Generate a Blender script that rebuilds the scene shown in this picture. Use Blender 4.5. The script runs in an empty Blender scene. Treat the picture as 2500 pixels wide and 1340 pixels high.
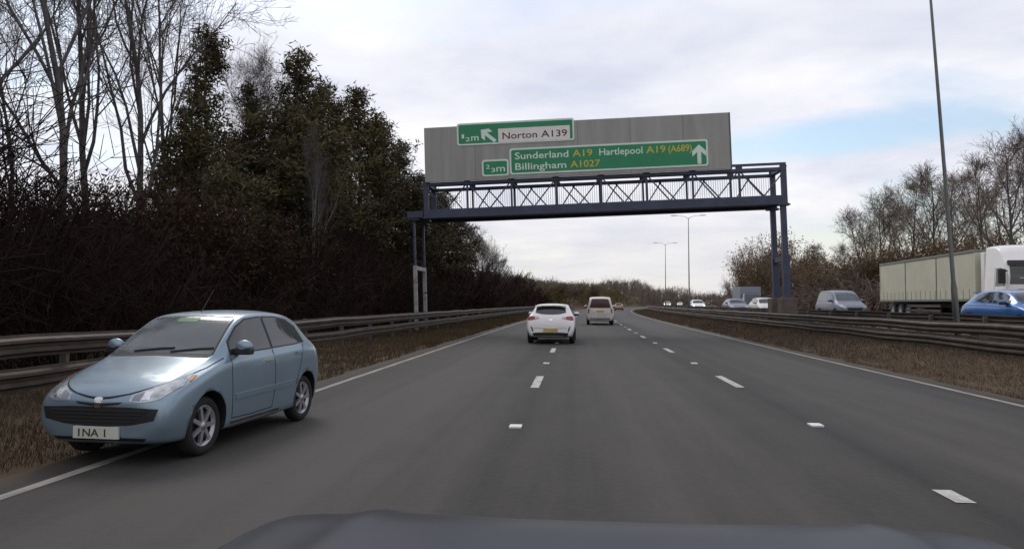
import bpy, bmesh, math, random
import numpy as np
from mathutils import Vector, Matrix
from mathutils.bvhtree import BVHTree

rnd = random.Random(11)
rng = np.random.default_rng(7)
scene = bpy.context.scene
COL = scene.collection

# ------------------------------------------------------------------ camera
F_PX, CAM_H, YAW, PITCH, ROLL = 1765.0, 1.49, -0.0873, 0.039, 0.004
fw = Vector((math.sin(YAW)*math.cos(PITCH), math.cos(YAW)*math.cos(PITCH), math.sin(PITCH)))
r0 = Vector((math.cos(YAW), -math.sin(YAW), 0)); u0 = r0.cross(fw)
rt = r0*math.cos(ROLL) + u0*math.sin(ROLL)
up = -r0*math.sin(ROLL) + u0*math.cos(ROLL)
cam_d = bpy.data.cameras.new('camera'); cam = bpy.data.objects.new('camera', cam_d); COL.objects.link(cam)
cam_d.sensor_width = 36; cam_d.lens = F_PX/2500*36; cam_d.clip_start = 0.05; cam_d.clip_end = 8000
cam.matrix_world = Matrix(((rt.x, up.x, -fw.x, 0), (rt.y, up.y, -fw.y, 0), (rt.z, up.z, -fw.z, CAM_H), (0, 0, 0, 1)))
scene.camera = cam
EYE = Vector((0, 0, CAM_H))
def ray(px, py): return rt*((px-1250)/F_PX) + up*((670-py)/F_PX) + fw
def at_y(px, py, Y):
    d = ray(px, py); return EYE + d*(Y/d.y)

# ------------------------------------------------------------------ sky, sun, exposure
SUN_EL, SUN_AZ = math.radians(44), math.radians(-28)      # azimuth from +Y (ahead), negative = left
world = bpy.data.worlds.new('World'); scene.world = world; world.use_nodes = True
nt = world.node_tree; N = nt.nodes; Lk = nt.links; N.clear()
out = N.new('ShaderNodeOutputWorld'); bg = N.new('ShaderNodeBackground'); Lk.new(bg.outputs[0], out.inputs[0])
sky = N.new('ShaderNodeTexSky'); sky.sky_type = 'NISHITA'; sky.sun_disc = False
sky.sun_elevation = SUN_EL; sky.sun_rotation = SUN_AZ; sky.air_density = 1.2; sky.dust_density = 1.0
tc = N.new('ShaderNodeTexCoord'); sep = N.new('ShaderNodeSeparateXYZ'); Lk.new(tc.outputs['Generated'], sep.inputs[0])
def wm(op, a, b=None, clamp=False):
    n = N.new('ShaderNodeMath'); n.operation = op; n.use_clamp = clamp
    for i, v in enumerate((a, b)):
        if v is None: continue
        if isinstance(v, (int, float)): n.inputs[i].default_value = v
        else: Lk.new(v, n.inputs[i])
    return n.outputs[0]
zz = wm('ADD', wm('MAXIMUM', sep.outputs[2], 0.0), 0.16)
cmb = N.new('ShaderNodeCombineXYZ')
Lk.new(wm('DIVIDE', sep.outputs[0], zz), cmb.inputs[0]); Lk.new(wm('DIVIDE', sep.outputs[1], zz), cmb.inputs[1])
def wnoise(scale, detail, off, sx=1.0, sy=1.0):
    mp = N.new('ShaderNodeMapping'); mp.inputs['Location'].default_value = off; mp.inputs['Scale'].default_value = (sx, sy, 1)
    Lk.new(cmb.outputs[0], mp.inputs[0])
    n = N.new('ShaderNodeTexNoise'); n.inputs['Scale'].default_value = scale; n.inputs['Detail'].default_value = detail
    n.inputs['Roughness'].default_value = 0.55; n.inputs['Distortion'].default_value = 0.25
    Lk.new(mp.outputs[0], n.inputs['Vector']); return n.outputs['Fac']
n1 = wnoise(0.62, 7, (2.2, 0.9, 0), 0.8, 1.25)
n2 = wnoise(1.5, 6, (8.3, 1.7, 0))
cr = N.new('ShaderNodeValToRGB'); cr.color_ramp.elements[0].position = 0.34; cr.color_ramp.elements[1].position = 0.50
Lk.new(n1, cr.inputs[0])
cc = N.new('ShaderNodeValToRGB')
cc.color_ramp.elements[0].position = 0.30; cc.color_ramp.elements[0].color = (0.70, 0.73, 0.86, 1)
cc.color_ramp.elements[1].position = 0.66; cc.color_ramp.elements[1].color = (1.04, 1.02, 1.05, 1)
Lk.new(n2, cc.inputs[0])
sk = N.new('ShaderNodeMix'); sk.data_type = 'RGBA'; sk.blend_type = 'MULTIPLY'; sk.inputs[0].default_value = 1
Lk.new(sky.outputs[0], sk.inputs[6]); sk.inputs[7].default_value = (0.14, 0.14, 0.14, 1)
def opening(px, py, wa, we, tilt=0.0):                       # a break in the cloud in one direction, its edge broken up by the cloud noise
    d = ray(px, py).normalized(); ga = wm('SUBTRACT', wm('DIVIDE', sep.outputs[0], wm('MAXIMUM', sep.outputs[1], 0.05)), d.x/d.y)
    ge = wm('SUBTRACT', wm('SUBTRACT', sep.outputs[2], d.z), wm('MULTIPLY', ga, tilt))
    q = wm('ADD', wm('POWER', wm('ABSOLUTE', wm('DIVIDE', ga, wa)), 2.0), wm('POWER', wm('ABSOLUTE', wm('DIVIDE', ge, we)), 2.0))
    q = wm('ADD', q, wm('MULTIPLY', wm('SUBTRACT', n2, 0.5), 2.4))
    return wm('SUBTRACT', 1.0, q, True)
gap = wm('MAXIMUM', opening(2080, 322, 0.27, 0.030, 0.05), opening(2230, 490, 0.10, 0.030))
cov = wm('MULTIPLY', cr.outputs[0], wm('SUBTRACT', 0.95, wm('MULTIPLY', gap, 0.90)))
mx = N.new('ShaderNodeMix'); mx.data_type = 'RGBA'
Lk.new(cov, mx.inputs[0]); Lk.new(sk.outputs[2], mx.inputs[6]); Lk.new(cc.outputs[0], mx.inputs[7])
hz = N.new('ShaderNodeMapRange'); hz.inputs[1].default_value = 0.0; hz.inputs[2].default_value = 0.16
hz.inputs[3].default_value = 0.85; hz.inputs[4].default_value = 0.0; Lk.new(sep.outputs[2], hz.inputs[0])
mh = N.new('ShaderNodeMix'); mh.data_type = 'RGBA'
Lk.new(hz.outputs[0], mh.inputs[0]); Lk.new(mx.outputs[2], mh.inputs[6]); mh.inputs[7].default_value = (0.79, 0.77, 0.76, 1)
Lk.new(mh.outputs[2], bg.inputs[0]); bg.inputs[1].default_value = 1.0
sun_d = bpy.data.lights.new('sun', 'SUN'); sun_d.energy = 1.0; sun_d.angle = math.radians(24); sun_d.color = (1.0, 0.95, 0.88)
sun = bpy.data.objects.new('sun', sun_d); COL.objects.link(sun)
sdir = Vector((math.sin(SUN_AZ)*math.cos(SUN_EL), math.cos(SUN_AZ)*math.cos(SUN_EL), math.sin(SUN_EL)))
sun.rotation_euler = sdir.to_track_quat('Z', 'Y').to_euler()
vs = scene.view_settings; vs.view_transform = 'Standard'; vs.look = 'None'; vs.gamma = 1; vs.exposure = 0.0; vs.use_curve_mapping = False

# ------------------------------------------------------------------ materials
def mat(name, col, rough=0.6, metal=0.0, var=0.0, scale=3.0, col2=None, bump=0.0, bscale=40.0, spec=0.5, coat=0.0, stretch=(1, 1, 1), emit=None):
    m = bpy.data.materials.new(name); m.use_nodes = True
    t = m.node_tree; b = t.nodes['Principled BSDF']
    b.inputs['Base Color'].default_value = (*col, 1); b.inputs['Roughness'].default_value = rough
    b.inputs['Metallic'].default_value = metal; b.inputs['Specular IOR Level'].default_value = spec
    b.inputs['Coat Weight'].default_value = coat; b.inputs['Coat Roughness'].default_value = 0.06
    if emit: b.inputs['Emission Color'].default_value = (*emit[0], 1); b.inputs['Emission Strength'].default_value = emit[1]
    if var or col2 or bump:
        co = t.nodes.new('ShaderNodeTexCoord'); mp = t.nodes.new('ShaderNodeMapping'); mp.inputs['Scale'].default_value = stretch
        t.links.new(co.outputs['Object'], mp.inputs[0])
    if var or col2:
        nz = t.nodes.new('ShaderNodeTexNoise'); nz.inputs['Scale'].default_value = scale; nz.inputs['Detail'].default_value = 8
        nz.inputs['Roughness'].default_value = 0.62
        t.links.new(mp.outputs[0], nz.inputs['Vector'])
        rp = t.nodes.new('ShaderNodeValToRGB'); rp.color_ramp.elements[0].position = 0.33; rp.color_ramp.elements[1].position = 0.67
        c2 = col2 if col2 else tuple(c*(1-var) for c in col); c1 = col if col2 else tuple(min(1, c*(1+var)) for c in col)
        rp.color_ramp.elements[0].color = (*c2, 1); rp.color_ramp.elements[1].color = (*c1, 1)
        t.links.new(nz.outputs['Fac'], rp.inputs[0]); t.links.new(rp.outputs[0], b.inputs['Base Color'])
    if bump:
        nb = t.nodes.new('ShaderNodeTexNoise'); nb.inputs['Scale'].default_value = bscale; nb.inputs['Detail'].default_value = 4
        t.links.new(co.outputs['Object'], nb.inputs['Vector'])
        bp = t.nodes.new('ShaderNodeBump'); bp.inputs['Strength'].default_value = bump; bp.inputs['Distance'].default_value = 0.02
        t.links.new(nb.outputs['Fac'], bp.inputs['Height']); t.links.new(bp.outputs[0], b.inputs['Normal'])
    return m

def asphalt():
    m = bpy.data.materials.new('asphalt'); m.use_nodes = True; t = m.node_tree; b = t.nodes['Principled BSDF']
    uv = t.nodes.new('ShaderNodeUVMap'); uv.uv_map = 'road'           # u = metres across, v = metres along
    def nz(scale, sx, sy, det=6):
        mp = t.nodes.new('ShaderNodeMapping'); mp.inputs['Scale'].default_value = (sx, sy, 1); t.links.new(uv.outputs[0], mp.inputs[0])
        n = t.nodes.new('ShaderNodeTexNoise'); n.inputs['Scale'].default_value = scale; n.inputs['Detail'].default_value = det
        t.links.new(mp.outputs[0], n.inputs['Vector']); return n.outputs['Fac']
    def mth(op, a, c):
        n = t.nodes.new('ShaderNodeMath'); n.operation = op
        for i, v in enumerate((a, c)):
            if isinstance(v, (int, float)): n.inputs[i].default_value = v
            else: t.links.new(v, n.inputs[i])
        return n.outputs[0]
    streak = nz(1.0, 2.2, 0.03); blot = nz(0.35, 1, 0.25); grain = nz(60, 1, 1, 3)
    s = t.nodes.new('ShaderNodeSeparateXYZ'); t.links.new(uv.outputs[0], s.inputs[0])
    track = mth('POWER', mth('ABSOLUTE', mth('SINE', mth('MULTIPLY', mth('ADD', s.outputs[0], 0.71), math.pi/3.64), 0), 0), 1.3)
    patch = nz(0.22, 1.6, 0.16, 2); speck = nz(14, 1, 1, 2); worn = nz(1.6, 1.3, 0.5, 5)
    v = mth('ADD', mth('MULTIPLY', streak, 0.75), mth('ADD', mth('MULTIPLY', blot, 0.40), mth('ADD', mth('MULTIPLY', grain, 0.35), mth('ADD', mth('MULTIPLY', track, 0.30), mth('ADD', mth('MULTIPLY', patch, 0.45), mth('ADD', mth('MULTIPLY', mth('SUBTRACT', speck, 0.5), 0.30), mth('MULTIPLY', mth('SUBTRACT', worn, 0.5), 0.30)))))))
    rp = t.nodes.new('ShaderNodeValToRGB'); rp.color_ramp.elements[0].position = 0.68; rp.color_ramp.elements[1].position = 1.28
    rp.color_ramp.elements[0].color = (0.019, 0.0177, 0.0165, 1); rp.color_ramp.elements[1].color = (0.066, 0.060, 0.0545, 1)
    v = mth('MULTIPLY', v, 0.72); rp.color_ramp.elements[0].position = 0.52; rp.color_ramp.elements[1].position = 0.98
    t.links.new(v, rp.inputs[0])
    dist = mth('SUBTRACT', mth('ABSOLUTE', mth('SUBTRACT', s.outputs[0], 1.1), 0), 5.62)      # mud and grit washed against both edges
    mud = t.nodes.new('ShaderNodeMath'); mud.operation = 'MULTIPLY'; mud.use_clamp = True
    t.links.new(mth('ADD', dist, mth('MULTIPLY', mth('SUBTRACT', nz(2.5, 1, 0.6, 5), 0.5), 0.7)), mud.inputs[0]); mud.inputs[1].default_value = 4.0
    mm = t.nodes.new('ShaderNodeMix'); mm.data_type = 'RGBA'; t.links.new(mud.outputs[0], mm.inputs[0]); t.links.new(rp.outputs[0], mm.inputs[6]); mm.inputs[7].default_value = (0.062, 0.046, 0.033, 1)
    t.links.new(mm.outputs[2], b.inputs['Base Color'])
    b.inputs['Roughness'].default_value = 0.82; b.inputs['Specular IOR Level'].default_value = 0.3
    bp = t.nodes.new('ShaderNodeBump'); bp.inputs['Strength'].default_value = 0.35; bp.inputs['Distance'].default_value = 0.006
    t.links.new(grain, bp.inputs['Height']); t.links.new(bp.outputs[0], b.inputs['Normal'])
    return m

M = dict(
    asphalt=asphalt(),
    ground=mat('ground_soil', (0.115, 0.082, 0.052), 0.95, col2=(0.060, 0.044, 0.030), scale=0.9, bump=0.6, bscale=14, spec=0.1),
    paint_line=mat('line_paint', (0.60, 0.57, 0.53), 0.7, col2=(0.26, 0.245, 0.23), scale=7),
    edge_line=mat('edge_paint', (0.36, 0.33, 0.29), 0.8, col2=(0.15, 0.135, 0.12), scale=2, stretch=(6, 0.6, 1)),
    stud=mat('stud_white', (0.7, 0.7, 0.68), 0.4),
    bark=mat('bark', (0.125, 0.112, 0.110), 0.9, col2=(0.060, 0.052, 0.050), scale=2.5, bump=0.5, bscale=12, spec=0.15),
    twig=mat('twig', (0.190, 0.168, 0.162), 0.9, col2=(0.105, 0.090, 0.086), scale=1.2, spec=0.1),
    twig_right=mat('twig_brown', (0.235, 0.188, 0.154), 0.9, col2=(0.130, 0.100, 0.082), scale=0.8, spec=0.1),
    birch=mat('birch_bark', (0.30, 0.28, 0.26), 0.8, col2=(0.08, 0.07, 0.06), scale=5, stretch=(1, 1, 3)),
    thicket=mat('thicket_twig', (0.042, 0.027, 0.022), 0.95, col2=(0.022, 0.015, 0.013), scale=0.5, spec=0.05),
    needles=mat('needles', (0.110, 0.100, 0.042), 0.8, col2=(0.062, 0.043, 0.024), scale=0.55, spec=0.2),
    needles_dark=mat('needles_dark', (0.074, 0.064, 0.031), 0.8, col2=(0.050, 0.034, 0.022), scale=0.7, spec=0.2),
    rust_leaf=mat('rust_leaf', (0.20, 0.105, 0.050), 0.8, col2=(0.105, 0.085, 0.045), scale=0.6, spec=0.15),
    dead_leaf=mat('dead_leaf', (0.060, 0.034, 0.020), 0.9, col2=(0.032, 0.021, 0.015), scale=0.7, spec=0.1),
    grass=mat('grass_blade', (0.108, 0.074, 0.044), 0.9, col2=(0.054, 0.042, 0.023), scale=0.28, spec=0.1),
    grass_brown=mat('grass_brown', (0.138, 0.095, 0.068), 0.9, col2=(0.072, 0.056, 0.036), scale=0.28, spec=0.1),
    gorse=mat('gorse', (0.165, 0.125, 0.042), 0.9, col2=(0.085, 0.062, 0.030), scale=0.3, spec=0.1),
    galv=mat('galvanised', (0.108, 0.082, 0.066), 0.6, 0.25, col2=(0.046, 0.034, 0.027), scale=2.2, bump=0.1, bscale=20),
    galv_dark=mat('galvanised_post', (0.11, 0.095, 0.085), 0.65, 0.3, var=0.3, scale=5),
    gantry=mat('gantry_paint', (0.042, 0.053, 0.098), 0.5, col2=(0.027, 0.033, 0.058), scale=1.6),
    gantry_pale=mat('gantry_leg_lit', (0.30, 0.29, 0.29), 0.6, var=0.25, scale=4),  # lit lower part of the left leg, the light put into the colour
    board=mat('sign_board_grey', (0.34, 0.33, 0.305), 0.75, col2=(0.265, 0.257, 0.240), scale=1.0, stretch=(2.5, 1, 0.25)),
    board_edge=mat('board_edge', (0.09, 0.09, 0.10), 0.7, var=0.1),
    green=mat('sign_green', (0.006, 0.20, 0.080), 0.45, var=0.08, scale=1),
    signwhite=mat('sign_white', (0.62, 0.72, 0.64), 0.5, var=0.05),
    panelwhite=mat('sign_panel_white', (0.72, 0.66, 0.62), 0.5, var=0.06),
    signyellow=mat('sign_yellow', (0.55, 0.42, 0.03), 0.5, var=0.05),
    signblack=mat('sign_black', (0.035, 0.022, 0.02), 0.6, var=0.1),
    concrete=mat('concrete_plinth', (0.13, 0.10, 0.085), 0.9, col2=(0.085, 0.065, 0.055), scale=3, bump=0.3, bscale=20),
    lamp=mat('lamp_column', (0.125, 0.13, 0.125), 0.5, 0.5, var=0.2, scale=2),
    lamp_head=mat('lamp_head', (0.75, 0.75, 0.75), 0.4),
    tyre=mat('tyre', (0.014, 0.013, 0.013), 0.85, var=0.2, scale=10),
    rim=mat('rim_alloy', (0.42, 0.42, 0.44), 0.35, 0.7, var=0.1),
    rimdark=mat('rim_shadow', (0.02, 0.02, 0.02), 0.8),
    black=mat('black_plastic', (0.013, 0.013, 0.014), 0.6, var=0.15, scale=8),
    seam=mat('panel_gap', (0.015, 0.016, 0.018), 0.8),
    glass=mat('car_glass', (0.018, 0.022, 0.024), 0.06, spec=0.75, var=0.2, scale=1),
    glass_front=mat('windscreen_glass', (0.050, 0.064, 0.068), 0.10, spec=0.9, var=0.35, scale=1.3),
    sunstrip=mat('green_sun_strip', (0.05, 0.20, 0.05), 0.3),
    lens=mat('lamp_lens', (0.62, 0.64, 0.64), 0.12, 0.4, col2=(0.24, 0.26, 0.28), scale=9, coat=0.6),
    red=mat('red_lens', (0.32, 0.015, 0.018), 0.15, col2=(0.16, 0.008, 0.01), scale=6, coat=0.6),
    amber=mat('amber_lens', (0.6, 0.2, 0.03), 0.2),
    chrome=mat('chrome', (0.75, 0.75, 0.76), 0.15, 1.0),
    plate_w=mat('plate_white', (0.55, 0.56, 0.48), 0.5, var=0.06),
    plate_y=mat('plate_yellow', (0.50, 0.36, 0.07), 0.5, var=0.1, scale=6),
    headlight_on=mat('headlight_on', (0.9, 0.9, 0.9), 0.2, emit=((1, 0.98, 0.93), 2.5)),
    silver_blue=mat('paint_silver_blue', (0.225, 0.300, 0.360), 0.30, 0.45, var=0.06, scale=1.5, coat=0.45),
    white=mat('paint_white', (0.80, 0.77, 0.75), 0.35, var=0.03, coat=0.5),
    white_dirty=mat('paint_white_dirty', (0.70, 0.66, 0.62), 0.45, col2=(0.55, 0.51, 0.47), scale=1.2, coat=0.3),
    silver=mat('paint_silver', (0.19, 0.20, 0.25), 0.5, 0.2, var=0.05, coat=0.15),
    blue=mat('paint_blue', (0.018, 0.12, 0.36), 0.28, 0.3, var=0.08, coat=0.8),
    darkblue=mat('paint_dark_blue', (0.02, 0.03, 0.06), 0.3, 0.3, coat=0.7),
    tan=mat('paint_tan', (0.33, 0.22, 0.15), 0.4, 0.2, var=0.05, coat=0.5),
    grey=mat('paint_grey', (0.23, 0.25, 0.30), 0.5, var=0.05, coat=0.2),
    bonnet=mat('paint_slate', (0.020, 0.022, 0.031), 0.36, 0.0, var=0.15, scale=3, coat=0.0, spec=0.20),
    trailer=mat('trailer_cream', (0.56, 0.54, 0.41), 0.6, col2=(0.48, 0.46, 0.35), scale=0.8),
    trailer_rail=mat('trailer_rail', (0.17, 0.19, 0.16), 0.55, 0.3, var=0.2),
    hillside=mat('far_hill', (0.105, 0.085, 0.062), 0.95, col2=(0.07, 0.055, 0.045), scale=0.03, spec=0.05),
)

# ------------------------------------------------------------------ object helpers
def tag(o, label, cat, group=None):
    o['label'] = label; o['category'] = cat
    if group: o['group'] = group
    return o
def empty(name, loc, rz=0, label=None, cat=None, group=None):
    o = bpy.data.objects.new(name, None); COL.objects.link(o); o.location = loc; o.rotation_euler = (0, 0, rz)
    o.empty_display_size = 0.3
    if label: tag(o, label, cat, group)
    return o
def link(name, me, m=None, parent=None, loc=None, rot=None):
    o = bpy.data.objects.new(name, me); COL.objects.link(o)
    if m is not None and len(me.materials) == 0: me.materials.append(m)
    if parent is not None: o.parent = parent
    if loc is not None: o.location = loc
    if rot is not None: o.rotation_euler = rot
    return o
def mesh(name, verts, faces, smooth=False):
    me = bpy.data.meshes.new(name); me.from_pydata([tuple(v) for v in verts], [], faces); me.update()
    if smooth: me.polygons.foreach_set('use_smooth', [True]*len(me.polygons))
    return me
def bm_mesh(name, bm, smooth=False):
    bmesh.ops.recalc_face_normals(bm, faces=bm.faces)
    me = bpy.data.meshes.new(name); bm.to_mesh(me); bm.free()
    if smooth: me.polygons.foreach_set('use_smooth', [True]*len(me.polygons))
    return me
def box_into(bm, x0, x1, y0, y1, z0, z1, bev=0.0):
    r = bmesh.ops.create_cube(bm, size=1)
    for v in r['verts']:
        v.co = Vector(((x0+x1)/2+v.co.x*(x1-x0), (y0+y1)/2+v.co.y*(y1-y0), (z0+z1)/2+v.co.z*(z1-z0)))
    if bev:
        es = list({e for v in r['verts'] for e in v.link_edges})
        bmesh.ops.bevel(bm, geom=es, offset=bev, segments=2, affect='EDGES', profile=0.7)
def boxes(name, bs, m, parent=None, bev=0.0, loc=None):
    bm = bmesh.new()
    for b in bs: box_into(bm, *b, bev)
    return link(name, bm_mesh(name, bm), m, parent, loc)
def bar_mesh(name, a, b, w, h=None):
    """square bar from a to b"""
    a = Vector(a); b = Vector(b); d = b-a; h = h or w
    bm = bmesh.new(); r = bmesh.ops.create_cube(bm, size=1)
    q = d.to_track_quat('Z', 'Y').to_matrix().to_4x4(); mid = (a+b)/2
    for v in r['verts']:
        v.co = mid + q @ Vector((v.co.x*w, v.co.y*h, v.co.z*d.length))
    return bm_mesh(name, bm)
def segs_mesh(name, p0, p1, ra, rb, n=3):
    """many tapered n-sided tubes as one mesh, vectorised"""
    p0 = np.asarray(p0, float); p1 = np.asarray(p1, float); ra = np.asarray(ra, float); rb = np.asarray(rb, float)
    k = len(p0); d = p1-p0; L = np.linalg.norm(d, axis=1, keepdims=True)+1e-9; d = d/L
    ref = np.where(np.abs(d[:, 2:3]) > 0.9, np.array([[1., 0, 0]]), np.array([[0, 0, 1.]]))
    a = np.cross(d, ref); a /= np.linalg.norm(a, axis=1, keepdims=True)+1e-9; b = np.cross(d, a)
    vs_ = np.zeros((k, 2*n, 3))
    for i in range(n):
        t = 2*math.pi*i/n; o = a*math.cos(t)+b*math.sin(t)
        vs_[:, i] = p0+o*ra[:, None]; vs_[:, n+i] = p1+o*rb[:, None]
    base = (np.arange(k)*2*n)[:, None, None]
    q = np.array([[i, (i+1) % n, n+(i+1) % n, n+i] for i in range(n)])[None]
    f = (base+q).reshape(-1, 4)
    return np_mesh(name, vs_.reshape(-1, 3), f)
def np_mesh(name, v, f):
    me = bpy.data.meshes.new(name); v = np.asarray(v, np.float32); f = np.asarray(f, np.int32); s = f.shape[1]
    me.vertices.add(len(v)); me.vertices.foreach_set('co', v.ravel())
    me.loops.add(f.size); me.loops.foreach_set('vertex_index', f.ravel())
    me.polygons.add(len(f)); me.polygons.foreach_set('loop_start', np.arange(len(f), dtype=np.int32)*s)
    me.update(calc_edges=True); return me
def copy_tree(o, parent=None):
    c = o.copy(); COL.objects.link(c)
    if parent is not None: c.parent = parent
    for ch in o.children: copy_tree(ch, c)
    return c

# ------------------------------------------------------------------ layout of the road
X_LE, X_L1, X_L2, X_RE = -4.33, -0.71, 2.93, 6.56          # the four painted lines, metres from the camera's path
RD0, RD1 = -4.80, 7.0                                         # our carriageway
OP0, OP1, OPZ = 12.3, 24.3, 0.5                              # opposite carriageway, a little higher
def cv(y):
    t = np.clip(np.asarray(y, float)-10, 0, 235); c = 1.0e-4*t**2+1.1e-6*t**3
    s = 2.0e-4*235+3.3e-6*235**2
    return c + np.maximum(np.asarray(y, float)-245, 0)*s
def cx(y): return float(cv(y))
def head(y): return -math.atan2(cx(y+1)-cx(y-1), 2)         # rotation about z that follows the road
PROF = [(-1800, 9), (-300, 9), (-90, 7), (-45, 6.0), (-30, 5.0), (-22, 3.2), (-16, 1.5), (-12, 0.55), (-9.8, 0.14), (-7, -0.01), (RD0-0.05, -0.04), (RD0, -0.05),  # left side raised as an added bank that keeps the wood dark
        (RD1, -0.05), (RD1+0.05, -0.03), (8.2, 0.10), (9.4, 0.26), (10.6, 0.40), (12.1, 0.47), (OP0, OPZ-0.05), (OP1, OPZ-0.05), (24.6, 0.47), (28, 0.7), (40, 1.2), (90, 2.5), (300, 6), (1800, 8)]
def gz(xr, y=0):
    z = np.interp(xr, [p[0] for p in PROF], [p[1] for p in PROF])
    if xr < -9.8 and y > 110:                                 # grassy bank closer to the road beyond the wood
        z += min(1, (y-110)/40)*2.6*np.interp(xr, [-40, -16, -12, -9.8], [0, 1, 0.75, 0])
    return float(z)

ys = np.concatenate([np.arange(-30, 300, 5), np.arange(300, 700, 25), np.array([800, 1000, 1400, 2000, 3500])])
xsr = np.array(sorted(set([p[0] for p in PROF] + [-60, -38, -26, -19, -14, -11, -8.4, 33, 60, 140])))
v = []; f = []
for y in ys:
    for x in xsr:
        jit = 0 if -9.9 < x < 24.7 else (0.25*math.sin(y*0.37+x)+0.18*math.sin(y*0.83-x*1.7))
        v.append((x+cx(y), y, gz(x, y)+jit))
nx = len(xsr)
for i in range(len(ys)-1):
    for j in range(nx-1): f.append((i*nx+j, i*nx+j+1, (i+1)*nx+j+1, (i+1)*nx+j))
g = link('ground', mesh('ground', v, f, True), M['ground']); g['kind'] = 'structure'

def ribbon(name, xa, xb, y0, y1, z, m, parent=None, step=4.0, thick=0.0, uv=False):
    yy = [y0]+[y for y in np.arange(math.ceil(y0/step)*step, y1, step) if y > y0+1e-3]+[y1]
    v = []; f = []
    for y in yy:
        for x in (xa, xb): v.append((x+cx(y), y, z))
    for i in range(len(yy)-1): f.append((2*i, 2*i+1, 2*i+3, 2*i+2))
    me = mesh(name, v, f)
    if uv:
        u = me.uv_layers.new(name='road')
        for lp in me.loops:
            c = me.vertices[lp.vertex_index].co; u.data[lp.index].uv = (c.x-cx(c.y), c.y)
    return link(name, me, m, parent)
road = ribbon('road', RD0, RD1, -30, 700, 0.0, M['asphalt'], uv=True); road['kind'] = 'structure'
road_opp = ribbon('opposite_road', OP0, OP1, -30, 700, OPZ, M['asphalt'], uv=True); road_opp['kind'] = 'structure'
ribbon('edge_line', X_LE-0.058, X_LE+0.058, -20, 400, 0.004, M['edge_line'], road)
ribbon('edge_line', X_RE-0.058, X_RE+0.058, -20, 400, 0.004, M['edge_line'], road)
ribbon('edge_line', OP0+0.55, OP0+0.7, -20, 400, OPZ+0.004, M['edge_line'], road_opp)
ribbon('edge_line', OP1-0.7, OP1-0.55, -20, 400, OPZ+0.004, M['edge_line'], road_opp)
for (xl, yoff) in ((X_L1, 3.65), (X_L2, 4.15)):
    for k in range(0, 26):
        y = yoff+9.1*k
        if xl == X_L1 and k == 0: continue
        ribbon('lane_mark', xl-0.075, xl+0.075, y+(1.62 if k == 0 and xl == X_L2 else 0), y+2.0, 0.005, M['paint_line'], road, step=1.0)  # first right-hand mark cut short, standing in for a dark windscreen reflection
    bm = bmesh.new(); box_into(bm, -0.075, 0.075, -0.09, 0.09, -0.004, 0.02, 0.008); sm = bm_mesh('road_stud', bm)
    for k in range(0, 12):
        y = yoff+9.1*k-4.05+9.1
        link('road_stud', sm, M['stud'], road, (xl+cx(y), y, 0.004))
for xl in (16.3, 20.0):
    for k in range(0, 16):
        y = 14+9.1*k
        ribbon('lane_mark', xl-0.075, xl+0.075, y, y+2.0, OPZ+0.005, M['paint_line'], road_opp, step=1.0)
# ------------------------------------------------------------------ crash barriers
def barrier(label, xr, y0, y1, rails, posts_every, post_top, side, group=None):
    root = empty('crash_barrier', (xr+cx(y0), y0, gz(xr, y0)), 0, label, 'crash barrier', group)
    ox, oy, oz = root.location
    prof = [(-0.01, -0.155), (-0.01, -0.12), (0.075, -0.085), (0.075, -0.045), (0.0, -0.012), (0.0, 0.012), (0.075, 0.045), (0.075, 0.085), (-0.01, 0.12), (-0.01, 0.155)]
    for rz in rails:
        v = []; f = []; yy = np.arange(y0, y1+0.1, 3.2)
        n = len(prof)
        for y in yy:
            wob = 0.02*math.sin(y*0.9+rz*7)
            for a, b in prof: v.append((xr+cx(y)+a*side-ox, y-oy, gz(xr, y)+rz+b+wob-oz))
            for a, b in reversed(prof): v.append((xr+cx(y)+(a-0.012)*side-ox, y-oy, gz(xr, y)+rz+b+wob-oz))
        for i in range(len(yy)-1):
            for j in range(2*n):
                k = (j+1) % (2*n); f.append((i*2*n+j, i*2*n+k, (i+1)*2*n+k, (i+1)*2*n+j))
        link('rail', mesh('rail', v, f), M['galv'], root)
    bm = bmesh.new(); box_into(bm, -0.055, 0.055, -0.04, 0.04, -0.15, post_top, 0.004); pm = bm_mesh('post', bm)
    for y in np.arange(y0+0.8, y1, posts_every):
        link('post', pm, M['galv_dark'], root, (xr+cx(y)-side*0.09-ox, y-oy, gz(xr, y)-oz))
    return root
barrier('long grey double-rail crash barrier along the left verge below the dark wood', -7.5, 3, 172, (0.84, 0.42), 3.2, 1.0, 1)
barrier('near crash barrier on the brown central verge right of our lanes', 9.75, 5, 200, (0.60, 0.22), 3.2, 0.72, -1)
barrier('far crash barrier of the central reserve beside the oncoming traffic', 11.75, 5, 200, (0.60,), 3.2, 0.70, 1)

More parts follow.
